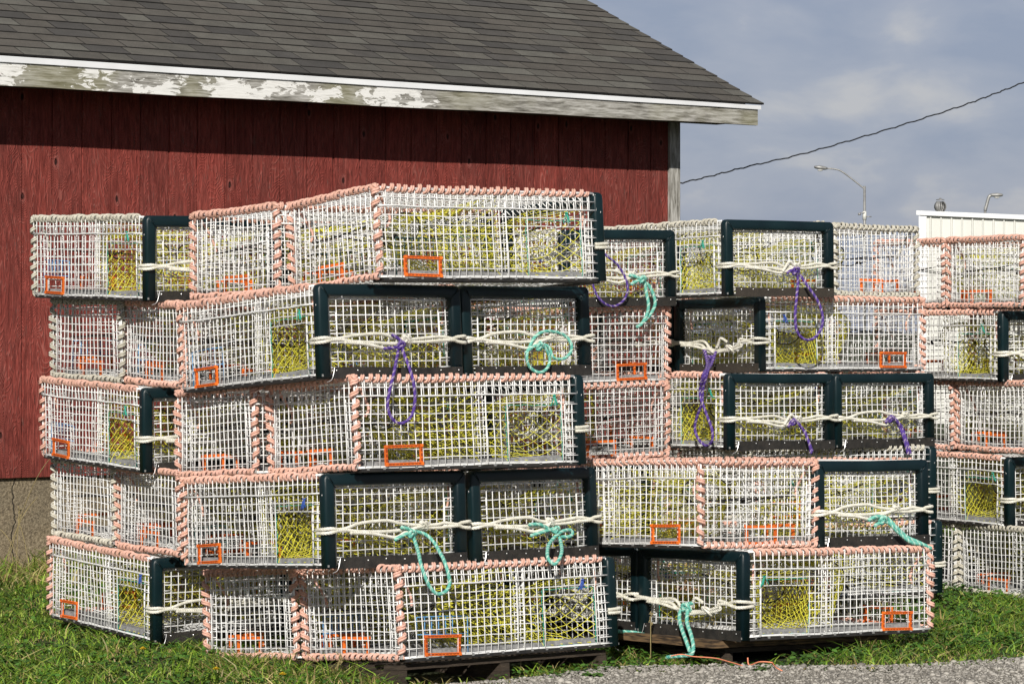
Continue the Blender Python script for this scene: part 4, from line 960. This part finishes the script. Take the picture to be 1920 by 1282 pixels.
rope_loop('G2a', [[(1320, 656), (1324, 672, .02), (1330, 686, .12), (1326, 699, .33), (1318, 730, .335), (1316, 756, .33), (1307, 780, .325), (1303, 805, .32), (1312, 826, .325), (1325, 835, .33), (1335, 826, .34), (1335, 805, .34), (1326, 780, .335), (1318, 758, .34), (1312, 735, .335), (1320, 699, .33), (1333, 685, .12), (1342, 660)],
                  [(1322, 658), (1326, 680, .10), (1323, 698, .34), (1314, 722, .345)]], 'purple', 'long purple rope hanging down over the left side of the right stack', knots=[(1330, 672, .016)], r=0.009)
rope_loop('G3a', [[(1478, 800), (1488, 786), (1500, 798), (1510, 812, .02), (1517, 830, .04), (1521, 850, .05)], [(1492, 790), (1506, 805, .01), (1514, 822, .03), (1523, 846, .05)]],
          'purple', 'purple rope tail on the left of the two green-framed ends, right stack third level', knots=[(1488, 792, .015)], r=0.009)
rope_loop('G3b', [[(1660, 792), (1672, 780), (1684, 795), (1692, 812, .02), (1698, 832, .04), (1703, 852, .05)], [(1676, 783), (1690, 800, .01), (1697, 818, .03), (1707, 850, .05)]],
          'purple', 'purple rope tail on the right of the two green-framed ends, right stack third level', knots=[(1670, 786, .015)], r=0.010)
rope_loop('R4b', [[(1628, 975), (1645, 968), (1664, 972), (1680, 988, .02), (1700, 1006, .03), (1722, 1016, .04), (1746, 1028, .05)], [(1640, 985), (1662, 978), (1685, 998, .02), (1708, 1016, .04), (1730, 1020, .04)]],
          'teal', 'sea-green rope slanting down to the right over the low right stack', knots=[(1655, 975, .018)], r=0.0105)
rope_loop('R5a', [[(1300, 1130), (1288, 1132), (1278, 1140), (1274, 1158, .02), (1279, 1180, .06), (1287, 1202, .10), (1294, 1222, .11)], [(1290, 1140), (1288, 1165, .03), (1296, 1190, .08), (1300, 1212, .11), (1296, 1226, .12), (1280, 1229, .12), (1262, 1230, .12), (1250, 1232, .12)]],
          'teal', 'sea-green rope hanging to the ground in front of the low right stack', knots=[(1287, 1138, .018)], r=0.0105)
def ground_rope(pts, r, mats, name, label, z=0.02, cat='rope', lay=True):
    mb = MB(); P = [on_ground(px, py, z + dz) for px, py, dz in pts]; c = P[0].copy()
    P = [p - c for p in P]
    if lay: rope_into(mb, smooth_path(P, 6), r, 0.034, (0, 0, 1), 5, 0.005)
    else: mb.tube(smooth_path(P, 6), r, 5)
    o = link(name, mb.mesh(name, mats)); o.location = c
    return tag(o, label, cat)
ground_rope([(1150, 1182, .10), (1172, 1184, .09), (1196, 1186, .085), (1216, 1192, .08)], 0.009, [M['teal'], M['teal_fleck']], 'rope_end', 'short sea-green rope end lying in shade between front stack and low right stack', 0.0)
ground_rope([(1258, 1229, .02), (1278, 1226, .025), (1300, 1230, .02), (1340, 1233, .02), (1368, 1240, .015), (1392, 1247, .01)], 0.0026, [M['salmon']], 'twine', 'thin salmon twine trailing over the grass edge onto the gravel', 0.025, 'twine', lay=False)
ground_rope([(1402, 1232, .03), (1405, 1246, .0), (1424, 1240, .02), (1446, 1241, .02), (1450, 1245, .01), (1456, 1251, .01), (1467, 1257, .0)], 0.0030, [M['salmon']], 'twine', 'frayed salmon twine scrap on the gravel below the low right stack', 0.02, 'twine', lay=False)

# ---------------------------------------------------------------- pallets
def pallet(mw, lx, ly, label, ply=False, h=0.125):
    t = bpy.data.objects.new('pallet', None); col.objects.link(t); t.matrix_world = mw; tag(t, label, 'pallet')
    for y in (-ly / 2 + 0.02, 0, ly / 2 - 0.02):
        pass
    for i, x in enumerate((-lx / 2 + 0.022, 0, lx / 2 - 0.022)):
        mb = MB(); mb.box((x, 0, -h / 2 - 0.012), (0.044, ly, h - 0.044)); link('stringer', mb.mesh('stringer', [M['pallet']], smooth=False), t)
    n = 7
    for i in range(n):
        y = -ly / 2 + 0.05 + (ly - 0.10) * i / (n - 1)
        mb = MB(); mb.box((0, y, -0.022), (lx, 0.095, 0.020)); link('deck_board', mb.mesh('deck_board', [M['pallet']], smooth=False), t)
    for i in (0, 3, 6):
        y = -ly / 2 + 0.05 + (ly - 0.10) * i / (n - 1)
        mb = MB(); mb.box((0, y, -h + 0.010), (lx, 0.095, 0.018)); link('bottom_board', mb.mesh('bottom_board', [M['pallet']], smooth=False), t)
    if ply:
        mb = MB()
        mb.box((0.0, 0.0, 0.012), (lx + 0.22, ly + 0.08, 0.034)); link('plywood_sheet', mb.mesh('plywood_sheet', [M['ply']], smooth=False), t)
    return t
mF = MW['F5a'] @ Matrix.Translation((-0.02, 0.33, -0.012))
pallet(mF, 1.10, 1.28, 'dark weathered wooden pallet under the tall front stack', h=0.125)
mR = MW['R5a'] @ Matrix.Translation((0.10, -0.36, -0.042))
pallet(mR, 0.84, 1.08, 'dark pallet topped with plywood under the low right stack', ply=True, h=0.09)
# ---------------------------------------------------------------- background: metal building, vent, lamps, cable
def metal_building():
    Y = 45.0; p0 = at(1725, 398, Y); th = R_(-14); d = Vector((math.cos(th), math.sin(th), 0)); n = Vector((d.y, -d.x, 0)); Lw = 22.0; Dp = 14.0
    h = p0.z
    root = bpy.data.objects.new('metal_building', None); col.objects.link(root)
    root.matrix_world = Matrix(((d.x, -n.x, 0, p0.x), (d.y, -n.y, 0, p0.y), (0, 0, 1, 0), (0, 0, 0, 1)))
    tag(root, 'white ribbed metal building behind the far right stack', 'building')
    mb = MB(); prof = [(0, 0)]; x = 0.165
    while x < Lw:
        prof += [(x - 0.017, 0), (x - 0.009, -0.026), (x + 0.009, -0.026), (x + 0.017, 0)]; x += 0.160
    prof.append((Lw, 0)); m_ = len(prof)
    sl = 0.052
    V = [(a, b, z - (a * sl if z else 0)) for z in (0, h - 0.03) for a, b in prof]
    mb.add(V, [(i, i + 1, m_ + i + 1, m_ + i) for i in range(m_ - 1)])
    mb.add([(0, 0, 0), (0, Dp, 0), (0, Dp, h - .03), (0, 0, h - .03), (Lw, 0, 0), (Lw, Dp, 0), (Lw, Dp, h - .03 - sl * Lw), (Lw, 0, h - .03 - sl * Lw)], [(0, 3, 2, 1), (4, 5, 6, 7), (1, 2, 6, 5)])
    link('wall', mb.mesh('metal_wall', [M['white_metal']], smooth=False), root)
    mb = MB(); mb.loft([[(x_, -.065, h - .047 - sl * x_), (x_, .025, h - .047 - sl * x_), (x_, .025, h + .023 - sl * x_), (x_, -.065, h + .023 - sl * x_)] for x_ in (-.05, Lw)]); mb.box((0.045, -0.020, h / 2 - 0.03), (0.12, 0.045, h - 0.06))
    link('trim', mb.mesh('trim', [M['white_trim']], smooth=False), root)
    mb = MB(); mb.add([(-.05, 0.03, h), (Lw, 0.03, h - sl * Lw), (Lw, Dp, h - sl * Lw), (-.05, Dp, h)], [(0, 1, 2, 3)])
    link('roof', mb.mesh('metal_roof', [M['white_metal']], smooth=False), root)
    return root
metal_building()
def turbine():
    c = at(1763, 396, 46.6); root = bpy.data.objects.new('roof_vent', None); col.objects.link(root); root.location = (c.x, c.y, c.z - 0.02)
    tag(root, 'round galvanised turbine vent on the white building roofline', 'roof vent')
    r = 0.100; hb = 0.165
    mb = MB(); mb.loft([[(0.055 * math.cos(a), 0.055 * math.sin(a), z) for a in np.linspace(0, 2 * PI, 17)[:-1]] for z in (-0.10, 0.02)]); link('collar', mb.mesh('collar', [M['galv']]), root)
    mb = MB()
    for k in range(16):
        a = 2 * PI * k / 16; rings = []
        for i in range(9):
            t = i / 8; z = 0.01 + hb * t; rr_ = 0.055 + (r - 0.055) * math.sin(PI * min(t, 0.97)) ** 0.7; aa = a
            c_, s_ = math.cos(aa), math.sin(aa); c2, s2 = math.cos(aa + 0.30), math.sin(aa + 0.30)
            rings.append([(rr_ * c_, rr_ * s_, z), ((rr_ - 0.022) * c2, (rr_ - 0.022) * s2, z), ((rr_ - 0.024) * c2, (rr_ - 0.024) * s2, z), ((rr_ - .003) * c_, (rr_ - .003) * s_, z)])
        mb.loft(rings)
    link('turbine_head', mb.mesh('turbine_head', [M['galv']]), root)
    mb = MB(); mb.loft([[(q * math.cos(a), q * math.sin(a), z) for a in np.linspace(0, 2 * PI, 17)[:-1]] for q, z in ((0.07, 0.195), (0.06, 0.208), (0.02, 0.216), (0.012, 0.23))]); link('cap', mb.mesh('cap', [M['galv']]), root)
turbine()
def street_light(Y, pole_px, top_py, head_px, head_py, label, pr=0.055, extras=True, armr=0.032):
    base = at(pole_px, top_py, Y); x, zt = base.x, base.z
    root = bpy.data.objects.new('street_light', None); col.objects.link(root); root.location = (x, Y, 0); tag(root, label, 'street light')
    mb = MB(); mb.tube([(0, 0, -0.2), (0, 0, zt / 2), (0, 0, zt)], [pr * 1.35, pr * 1.15, pr], 10); link('pole', mb.mesh('pole', [M['galv']]), root)
    hp = at(head_px, head_py, Y); dx, dz = hp.x - x, hp.z - zt; s = 1 if dx > 0 else -1
    mb = MB(); mb.tube(smooth_path([(0, 0, zt - 0.12), (dx * 0.28, 0, zt - 0.12 + (dz + .12) * 0.42), (dx * 0.6, 0, zt - 0.12 + (dz + .12) * 0.86), (dx * 0.80, 0, zt + dz * 0.97), (dx, 0, zt + dz)], 6), armr, 8); link('arm', mb.mesh('arm', [M['galv']]), root)
    mb = MB(); L = 0.55 * (Y / 120); rings = []
    for t, w, hh in ((0, .05, .04), (.15, .10, .07), (.55, .14, .09), (.9, .12, .06), (1, .06, .03)):
        k = Y / 120; xx = dx + s * L * (t - .1); zc = zt + dz + (t * 0.06 if dx < 0 else 0.02)
        rings.append([(xx, w * k * math.cos(a), zc + hh * k * math.sin(a)) for a in np.linspace(0, 2 * PI, 11)[:-1]])
    mb.loft(rings); lh = link('lamp_head', mb.mesh('lamp_head', [M['galv']]), root)
    mb = MB(); mb.loft([[(dx + s * L * (0.45 + q * 0.22 * math.cos(a)), 0.09 * q * (Y / 120) * math.sin(a), zt + dz + z_ * (Y / 120)) for a in np.linspace(0, 2 * PI, 13)[:-1]] for q, z_ in ((1, -.06), (.8, -.10), (.3, -.115))]); link('lens', mb.mesh('lens', [M['lens']]), lh)
    if extras:
        zc = at(pole_px, 401, Y).z
        mb = MB(); mb.box((-0.10, -0.06, zc + .03), (0.20, 0.06, 0.04)); mb.tube([(-.22, -.08, zc - .06), (-.22, -.08, zc + 0.03)], 0.06, 10); mb.box((0.16, -0.05, zc - 0.12), (0.24, 0.04, 0.04)); link('camera_box', mb.mesh('camera_box', [M['galv']]), root)
        mb = MB(); mb.box((-0.14, -0.12, zc - 0.66), (0.24, 0.20, 0.36)); mb.tube([(0, 0, zc - 0.25), (0, 0, zc + 0.1)], pr * 1.5, 10); link('control_box', mb.mesh('control_box', [M['white_metal']]), root)
street_light(120.0, 1621, 349, 1549, 316, 'tall grey street light with long curved arm above the right stack')
street_light(90.0, 1847, 388, 1858, 367, 'distant short-armed lamp post peeking over the white building roof', pr=0.04, extras=False, armr=0.05)
# overhead cable
mb = MB(); pts = []
seg = [(1267, 345.5), (1330, 331), (1400, 313), (1500, 290), (1600, 262), (1700, 232), (1800, 200), (1860, 178), (1925, 153), (2100, 85), (2400, -40), (2800, -230)]
c0 = at(1267, 345.5, 20.80)
sp_ = smooth_path([at(px, py, 20.80 + (px - 1267) * 0.002) - c0 for px, py in seg], 14)
sp_ = [p + Vector((0, 0, 0.0035 * math.sin(i * 1.1) + 0.002 * math.sin(i * 2.7))) for i, p in enumerate(sp_)]
mb.tube(sp_, 0.0055, 6); o = link('overhead_cable', mb.mesh('overhead_cable', [M['cable']])); o.location = c0
tag(o, 'thin black cable rising from the shed corner across the sky', 'cable')

# ---------------------------------------------------------------- ground, gravel, grass
def flat(name, poly, z, m):
    me = bpy.data.meshes.new(name); me.from_pydata([(x, y, z) for x, y in poly], [], [tuple(range(len(poly)))]); me.materials.append(m); me.update()
    return me
mb = MB(); nx, ny = 90, 90
xs = np.concatenate([[-900, -200, -40], np.linspace(-8, 9, nx), [40, 200, 900]]); ys = np.concatenate([[-300, -50, 2], np.linspace(9, 24, ny), [40, 100, 400, 1800]])
hgt = lambda x, y: (0.010 * math.sin(x * 1.9 + 1) * math.sin(y * 1.4) + 0.007 * math.sin(x * 4.3 + y * 3.1)) if (-8 <= x <= 9 and 9 <= y <= 24) else 0.0
V = [(x, y, hgt(x, y) - 0.01) for y in ys for x in xs]; n_ = len(xs)
mb.add(V, [(j * n_ + i, j * n_ + i + 1, (j + 1) * n_ + i + 1, (j + 1) * n_ + i) for j in range(len(ys) - 1) for i in range(n_ - 1)])
g = link('ground', mb.mesh('ground', [M['ground']])); tag(g, 'grassy soil ground around the stacks', None, kind='structure'); 
EDGE = [(-6, 10.532), (-2, 10.918), (-0.6, 11.353), (-0.05, 11.711), (0.2, 11.923), (0.4, 12.174), (0.55, 12.232), (0.9, 12.252), (1.3, 12.23), (1.7, 12.257), (2.0, 12.411), (2.35, 12.624), (2.8, 12.914), (4, 13.527), (9, 14.976)]
def edge_y(x):
    e_ = float(np.interp(x, [p[0] for p in EDGE], [p[1] for p in EDGE]))
    return e_ + 0.045 * math.sin(x * 7.1) + 0.030 * math.sin(x * 19 + 1) + 0.018 * math.sin(x * 47) + 0.012 * math.sin(x * 103 + 2)
ex_ = np.linspace(-6, 9, 1500)
V = []; F = []
for x in ex_:
    V += [(x, edge_y(x), hgt(x, edge_y(x)) - 0.012)] + [(x, edge_y(x) - d, 0.012) for d in (0.06, 0.4, 1.0, 30.0)]
for i in range(len(ex_) - 1):
    for k in range(4): a = i * 5 + k; F.append((a, a + 1, a + 6, a + 5))
me = bpy.data.meshes.new('gravel_lane'); me.from_pydata(V, [], F); me.materials.append(M['gravel']); me.update()
tag(link('gravel_lane', me), 'packed grey gravel lane in the foreground', None, kind='structure')
# footprints of the stacks (no blades inside)
FOOT = []
for k in ('F5a', 'F5b', 'L5a', 'L5b', 'G5a', 'G5b', 'R5a', 'R5b', 'H5a', 'H5b', 'M5', 'H4b'):
    mi = MW[k].inverted(); FOOT.append(np.array(mi))
def inside_foot(x, y, margin=0.0):
    z = np.full_like(x, 0.05); P = np.stack([x, y, z, np.ones_like(x)]); r = np.zeros(len(x), bool)
    for m_ in FOOT:
        q = m_ @ P; r |= (np.abs(q[0]) < TL / 2 - margin) & (np.abs(q[1]) < TW / 2 - margin)
    return r
hgt_v = lambda x, y: 0.010 * np.sin(x * 1.9 + 1) * np.sin(y * 1.4) + 0.007 * np.sin(x * 4.3 + y * 3.1) - 0.01
ey_v = lambda x: np.interp(x, [p[0] for p in EDGE], [p[1] for p in EDGE])
wallv = np.array(shed.matrix_world.inverted())
def behind_wall(x, y):
    q = wallv @ np.stack([x, y, np.zeros_like(x), np.ones_like(x)]); return (q[1] > -0.01) & (q[0] < XR + 0.02) & (q[0] > XL)
def grass(n, xr, yr, hmean, hs, seed, wid=0.0024, dry=0.12, edge_fade=0.25, clump=0.5, spill=False):
    r = np.random.default_rng(seed)
    x = r.uniform(*xr, n); y = r.uniform(*yr, n)
    d = y - ey_v(x)
    nz = np.sin(x * 5.1 + 2 * np.sin(y * 3.3)) * np.sin(y * 4.7 + 1.5 * np.sin(x * 4.1)); nz2 = np.sin(x * 13 + np.sin(y * 9) * 2) * np.sin(y * 11 + 1)
    keep = (d > edge_fade * r.uniform(-0.25, 1.0, n) ** 2 * (1 + 0.6 * nz2)) & ~inside_foot(x, y, 0.03) & ~behind_wall(x, y)
    if spill:
        pt = np.sin(x * 6.3 + 3 * np.sin(y * 5.1)) * np.sin(y * 9.7 + 2 * np.sin(x * 7.7)) + 0.5 * np.sin(x * 17 + 2) * np.sin(y * 21)
        keep = (pt > 0.55 + 0.9 * np.clip(-d, 0, 1)) & (d > -0.75) & (d < 0.12) & ~inside_foot(x, y, 0.03); d = np.maximum(d, 0.15)
    keep &= (r.uniform(0, 1, n) < (1 - clump * 0.5) + clump * 0.5 * nz)
    x, y, d, nz = x[keep], y[keep], d[keep], nz[keep]; n = len(x)
    h = np.clip(r.normal(hmean, hs, n), 0.012, None) * (1 + 0.3 * nz) * np.clip(0.35 + d * 1.2, 0.35, 1.0)
    a = r.uniform(0, 2 * PI, n); lean = r.uniform(0.2, 1.9, n) * h; w = wid * r.uniform(0.6, 1.7, n)
    ca, sa = np.cos(a), np.sin(a); z0 = hgt_v(x, y)
    b = r.uniform(0, 2 * PI, n); cb, sb = np.cos(b), np.sin(b)
    V = np.empty((n, 7, 3), 'f')
    for i, (t, ww) in enumerate(((0, 1.0), (0.4, 0.9), (0.75, 0.6), (1.0, 0.0))):
        px = x + ca * lean * t ** 1.8; py = y + sa * lean * t ** 1.8; pz = z0 + h * (t - 0.22 * t ** 3)
        if i < 3:
            V[:, 2 * i] = np.stack([px - cb * w * ww, py - sb * w * ww, pz], 1); V[:, 2 * i + 1] = np.stack([px + cb * w * ww, py + sb * w * ww, pz], 1)
        else: V[:, 6] = np.stack([px, py, pz], 1)
    base = np.arange(n)[:, None] * 7
    loops = np.concatenate([base + np.array([0, 1, 3, 2]), base + np.array([2, 3, 5, 4]), base + np.array([4, 5, 6])], 1)
    C = np.array([(0.125, 0.225, 0.020), (0.185, 0.300, 0.030), (0.070, 0.155, 0.018), (0.26, 0.33, 0.055), (0.42, 0.36, 0.15), (0.28, 0.21, 0.085)])
    pk = r.uniform(0, 1, n); idx = np.where(pk < dry, r.integers(4, 6, n), r.integers(0, 4, n)); idx = np.where((d < 0.14) & (r.uniform(0, 1, n) < 0.3), 4, idx)
    cc = C[idx] * r.uniform(0.55, 1.45, n)[:, None] * (1 + 0.30 * nz2[keep])[:, None]
    return V.reshape(-1, 3), loops, cc, n
def grass_object(name, parts, label):
    Vs, Ls, Cs = [], [], []; off = 0
    for V, L, C, n in parts: Vs.append(V); Ls.append(L + off); Cs.append(C); off += len(V)
    V = np.concatenate(Vs); L = np.concatenate(Ls); C = np.concatenate(Cs); n = len(C)
    me = bpy.data.meshes.new(name); me.vertices.add(len(V)); me.vertices.foreach_set('co', V.ravel())
    me.loops.add(L.size); me.loops.foreach_set('vertex_index', L.ravel().astype('i'))
    tot = np.tile([4, 4, 3], n); st = np.concatenate([[0], np.cumsum(tot)[:-1]])
    me.polygons.add(len(tot)); me.polygons.foreach_set('loop_start', st.astype('i')); me.polygons.foreach_set('loop_total', tot.astype('i'))
    me.update(calc_edges=True); me.materials.append(M['grass'])
    ca_ = me.color_attributes.new('Col', 'FLOAT_COLOR', 'POINT')
    c4 = np.concatenate([np.repeat(C, 7, 0), np.ones((n * 7, 1))], 1); ca_.data.foreach_set('color', c4.astype('f').ravel())
    me.validate(); o = link(name, me); return tag(o, label, 'grass', kind='stuff')
grass_object('grass', [grass(80000, (-3.4, 0.3), (11.2, 16.6), 0.038, 0.018, 1, clump=0.8), grass(16000, (-4.2, 0.6), (16.2, 18.6), 0.10, 0.05, 2, dry=0.5, wid=0.003), grass(15000, (0.2, 2.1), (11.9, 14.2), 0.050, 0.025, 3, dry=0.22, edge_fade=0.3),
                       grass(52000, (1.9, 4.8), (12.5, 17.0), 0.036, 0.016, 4, dry=0.04, clump=0.8), grass(16000, (0.0, 5.5), (17, 22), 0.09, 0.03, 5), grass(5000, (-1.2, 0.6), (11.5, 12.5), 0.06, 0.03, 6, dry=0.45, edge_fade=0.5),
                       grass(7000, (-3.3, 4.0), (11.2, 16.8), 0.075, 0.03, 7, dry=0.25, clump=1.0),
                       grass(60000, (-0.6, 3.0), (11.2, 13.2), 0.022, 0.010, 8, dry=0.35, clump=0.4, spill=True)], 'short green grass with dry blades around the stacks')
# clover and small broad leaves mixed in the turf
def leaves(n, xr, yr, seed):
    r = np.random.default_rng(seed); x = r.uniform(*xr, n); y = r.uniform(*yr, n); d = y - ey_v(x)
    nz = np.sin(x * 3.1 + 2 * np.sin(y * 2.3)) * np.sin(y * 3.7 + 1.5 * np.sin(x * 2.1))
    k = (d > 0.02) & ~inside_foot(x, y, 0.02) & ~behind_wall(x, y) & (r.uniform(0, 1, n) < 0.45 + 0.5 * nz)
    x, y = x[k], y[k]; n = len(x); s = r.uniform(0.006, 0.014, n); h = r.uniform(0.008, 0.05, n) + hgt_v(x, y)
    a = r.uniform(0, 2 * PI, n); tl = r.uniform(-0.5, 0.5, (n, 2)); V = np.empty((n, 7, 3), 'f'); 
    for i, (u, w) in enumerate(((-1, -.25), (-1, .25), (-.2, -.75), (-.2, .75), (.6, -.6), (.6, .6), (1.0, 0))):
        lx, ly = u * s, w * s; V[:, i, 0] = x + lx * np.cos(a) - ly * np.sin(a); V[:, i, 1] = y + lx * np.sin(a) + ly * np.cos(a); V[:, i, 2] = h + lx * tl[:, 0] + ly * tl[:, 1]
    base = np.arange(n)[:, None] * 7; loops = np.concatenate([base + np.array([0, 2, 3, 1]), base + np.array([2, 4, 5, 3]), base + np.array([4, 6, 5])], 1)
    C = np.array([(0.06, 0.15, 0.02), (0.09, 0.20, 0.035), (0.045, 0.11, 0.02)])[r.integers(0, 3, n)] * r.uniform(0.8, 1.25, n)[:, None]
    return V.reshape(-1, 3), loops, C, n
grass_object('clover', [leaves(26000, (-3.3, 0.2), (11.2, 16), 21), leaves(42000, (1.8, 4.6), (12.5, 16.5), 22), leaves(9000, (0.2, 2.1), (11.9, 13.3), 23)], 'low clover and weed leaves mixed into the turf')
# loose stones
def stones(n, seed):
    r = np.random.default_rng(seed); x = r.uniform(-1.4, 3.4, n); y = ey_v(x) + 0.12 - r.uniform(0, 1, n) ** 1.25 * 2.3; k = y > 10.6; x, y = x[k], y[k]; n = len(x)
    s = np.clip(r.lognormal(-5.50, 0.50, n), 0.002, 0.022)
    ico = np.array([(0, 0, 1), (.89, 0, .45), (.28, .85, .45), (-.72, .53, .45), (-.72, -.53, .45), (.28, -.85, .45), (.72, .53, -.45), (-.28, .85, -.45), (-.89, 0, -.45), (-.28, -.85, -.45), (.72, -.53, -.45), (0, 0, -1)])
    fc = [(0, 1, 2), (0, 2, 3), (0, 3, 4), (0, 4, 5), (0, 5, 1), (1, 6, 2), (2, 7, 3), (3, 8, 4), (4, 9, 5), (5, 10, 1), (6, 7, 2), (7, 8, 3), (8, 9, 4), (9, 10, 5), (10, 6, 1), (11, 7, 6), (11, 8, 7), (11, 9, 8), (11, 10, 9), (11, 6, 10)]
    V = ico[None] * (1 + r.normal(0, 0.16, (n, 12, 1))); V = V * (s[:, None, None] * np.array([1, 0.8, 0.55]) * r.uniform(0.8, 1.2, (n, 1, 3)))
    a = r.uniform(0, 2 * PI, n); c_, s_ = np.cos(a)[:, None], np.sin(a)[:, None]
    X = V[:, :, 0] * c_ - V[:, :, 1] * s_ + x[:, None]; Y = V[:, :, 0] * s_ + V[:, :, 1] * c_ + y[:, None]; Z = V[:, :, 2] + 0.012 + s[:, None] * 0.15
    V = np.stack([X, Y, Z], 2).reshape(-1, 3); L = (np.arange(n)[:, None, None] * 12 + np.array(fc)[None]).reshape(-1)
    me = bpy.data.meshes.new('pebbles'); me.vertices.add(len(V)); me.vertices.foreach_set('co', V.astype('f').ravel()); me.loops.add(len(L)); me.loops.foreach_set('vertex_index', L.astype('i'))
    m_ = len(L) // 3; me.polygons.add(m_); me.polygons.foreach_set('loop_start', (np.arange(m_) * 3).astype('i')); me.polygons.foreach_set('loop_total', np.full(m_, 3, 'i')); me.update(calc_edges=True); me.materials.append(M['pebble'])
    t = r.uniform(0, 1, (n, 1)); C = np.array([0.15, 0.138, 0.12]) * (1 - t) + np.array([0.46, 0.435, 0.39]) * t
    ca_ = me.color_attributes.new('Col', 'FLOAT_COLOR', 'POINT'); ca_.data.foreach_set('color', np.concatenate([np.repeat(C, 12, 0), np.ones((n * 12, 1))], 1).astype('f').ravel())
    me.validate(); return me
tag(link('pebbles', stones(60000, 31)), 'loose grey pebbles on the gravel', 'pebbles', kind='stuff')
# dry stalks, weeds, dandelions
def stalk(px, py, h, lx, ly, label, head=False, seed=0):
    b = on_ground(px, py, 0.0); mb = MB(); r = random.Random(seed)
    P = smooth_path([(0, 0, -0.01), (lx * .3, ly * .3, h * .45), (lx * .65, ly * .65, h * .8), (lx, ly, h)], 5)
    mb.tube(P, [0.0022] * (len(P) - 4) + [0.0018, 0.0015, 0.0012, 0.001], 4)
    if head:
        for k in range(9): q = P[-1] + Vector((r.uniform(-.01, .01), r.uniform(-.01, .01), r.uniform(-.04, .01))); mb.tube([q, q + Vector((r.uniform(-.01, .01), 0, .014))], 0.0022, 4)
    o = link('dry_stalk', mb.mesh('dry_stalk', [M['stalk']])); o.location = b
    tag(o, label, 'stalk', 'dry grass stalks')
S_ = 'thin dry tan grass stalk '
for i, (px, py, h, lx, ly, lb, hd) in enumerate([(6, 1090, 0.75, 0.33, -0.2, 'arching from the left edge up across the red wall', False), (48, 1085, 0.30, -0.16, 0, 'leaning left before the cracked footing', True), (58, 1088, 0.36, -0.10, 0.1, 'steeply leaning beside the footing crack', False), (30, 1095, 0.42, 0.02, 0, 'upright in weeds under the footing', True),
                                       (2, 1080, 0.46, 0.20, 0.1, 'bent right across the footing', False), (1220, 1232, 0.18, 0.0, 0, 'upright before the low right stack', True), (1300, 1228, 0.16, 0.09, 0, 'leaning right beside the sea-green rope', True), (1395, 1225, 0.10, -0.07, 0, 'short, left-leaning below the plywood pallet', False),
                                       (1618, 1225, 0.11, -0.03, 0, 'bent near the right end of the plywood pallet', True), (630, 1275, 0.10, 0.02, 0, 'upright in front of the front pallet corner', True), (538, 1262, 0.11, -0.04, 0, 'curved at the left of the front pallet', False), (975, 1262, 0.10, 0.01, 0, 'upright at the gravel edge under the front stack', True)]):
    stalk(px, py, h, lx, ly, S_ + lb, hd, i)
def weed(px, py, s, label, seed):
    b = on_ground(px, py, 0.0); r = random.Random(seed); mb = MB()
    for k in range(8):
        a = 2 * PI * k / 8 + r.uniform(-.3, .3); l = s * r.uniform(0.7, 1.1); up = r.uniform(0.25, 0.6); V = []; 
        for i in range(6):
            t = i / 5; w = l * 0.30 * math.sin(PI * min(0.08 + t * 0.9, 1)) ** 0.8; x = l * t; z = 0.012 + l * up * t - l * 0.45 * t * t
            for sgn in (-1, 0, 1): V.append((x * math.cos(a) - sgn * w * math.sin(a), x * math.sin(a) + sgn * w * math.cos(a), z + abs(sgn) * w * 0.35))
        mb.add(V, [(i * 3 + j, i * 3 + j + 1, i * 3 + j + 4, i * 3 + j + 3) for i in range(5) for j in (0, 1)])
    o = link('weed', mb.mesh('weed', [M['leaf']])); o.location = b; tag(o, label, 'weed', 'broad-leaved weeds')
for i, (px, py, s, lb) in enumerate([(618, 1272, .055, 'rosette weed before the front pallet'), (18, 1248, .07, 'broad-leaved weed low at the left picture edge'), (480, 1268, .07, 'flat broad-leaved weed left of the front pallet'), (1318, 1242, .07, 'dark rosette weed at the gravel edge beside the sea-green rope'),
                                     (1355, 1238, .04, 'small weed under the salmon twine'), (1425, 1262, .05, 'isolated weed tuft on the gravel right of centre'), (1110, 1272, .06, 'weed at the gravel edge right of the front pallet'), (1505, 1236, .07, 'rounded green weed below the middle of the plywood pallet'), (1560, 1232, .06, 'leafy weed below the right part of the plywood pallet'),
                                     (1530, 1225, .05, 'light green weed close under the plywood pallet'), (1690, 1240, .06, 'weed at the gravel edge below the low right stack corner'), (1240, 1236, .04, 'tiny weed left of the sea-green rope end')]):
    weed(px, py, s, lb, i)
def dandelion(px, py, label, seed):
    b = on_ground(px, py, 0.02); r = random.Random(seed); root = bpy.data.objects.new('dandelion', None); col.objects.link(root); root.location = (b.x, b.y, 0); tag(root, label, 'flower', 'yellow flowers in the grass')
    mb = MB(); mb.tube([(0, 0, 0), (0.003, 0, .03), (0, 0, .055)], 0.0015, 4); link('stem', mb.mesh('stem', [M['leaf']]), root)
    mb = MB()
    for ring, (n, l, z) in enumerate(((14, .014, .056), (10, .010, .060), (6, .006, .063))):
        for k in range(n):
            a = 2 * PI * k / n + r.uniform(-.1, .1); ca, sa = math.cos(a), math.sin(a); w = .0022
            mb.add([(0, 0, z - .002), (l * ca - w * sa, l * sa + w * ca, z + .004), (l * 1.1 * ca, l * 1.1 * sa, z + .003), (l * ca + w * sa, l * sa - w * ca, z + .004)], [(0, 1, 2, 3)])
    link('petals', mb.mesh('petals', [M['petal']], smooth=False), root)
for i, (px, py, lb) in enumerate([(268, 1232, 'yellow flower in the grass under the left stack corner'), (405, 1271, 'yellow flower in the grass left of the front stack'), (530, 1281, 'yellow flower at the bottom edge before the front pallet')]): dandelion(px, py, lb, i)
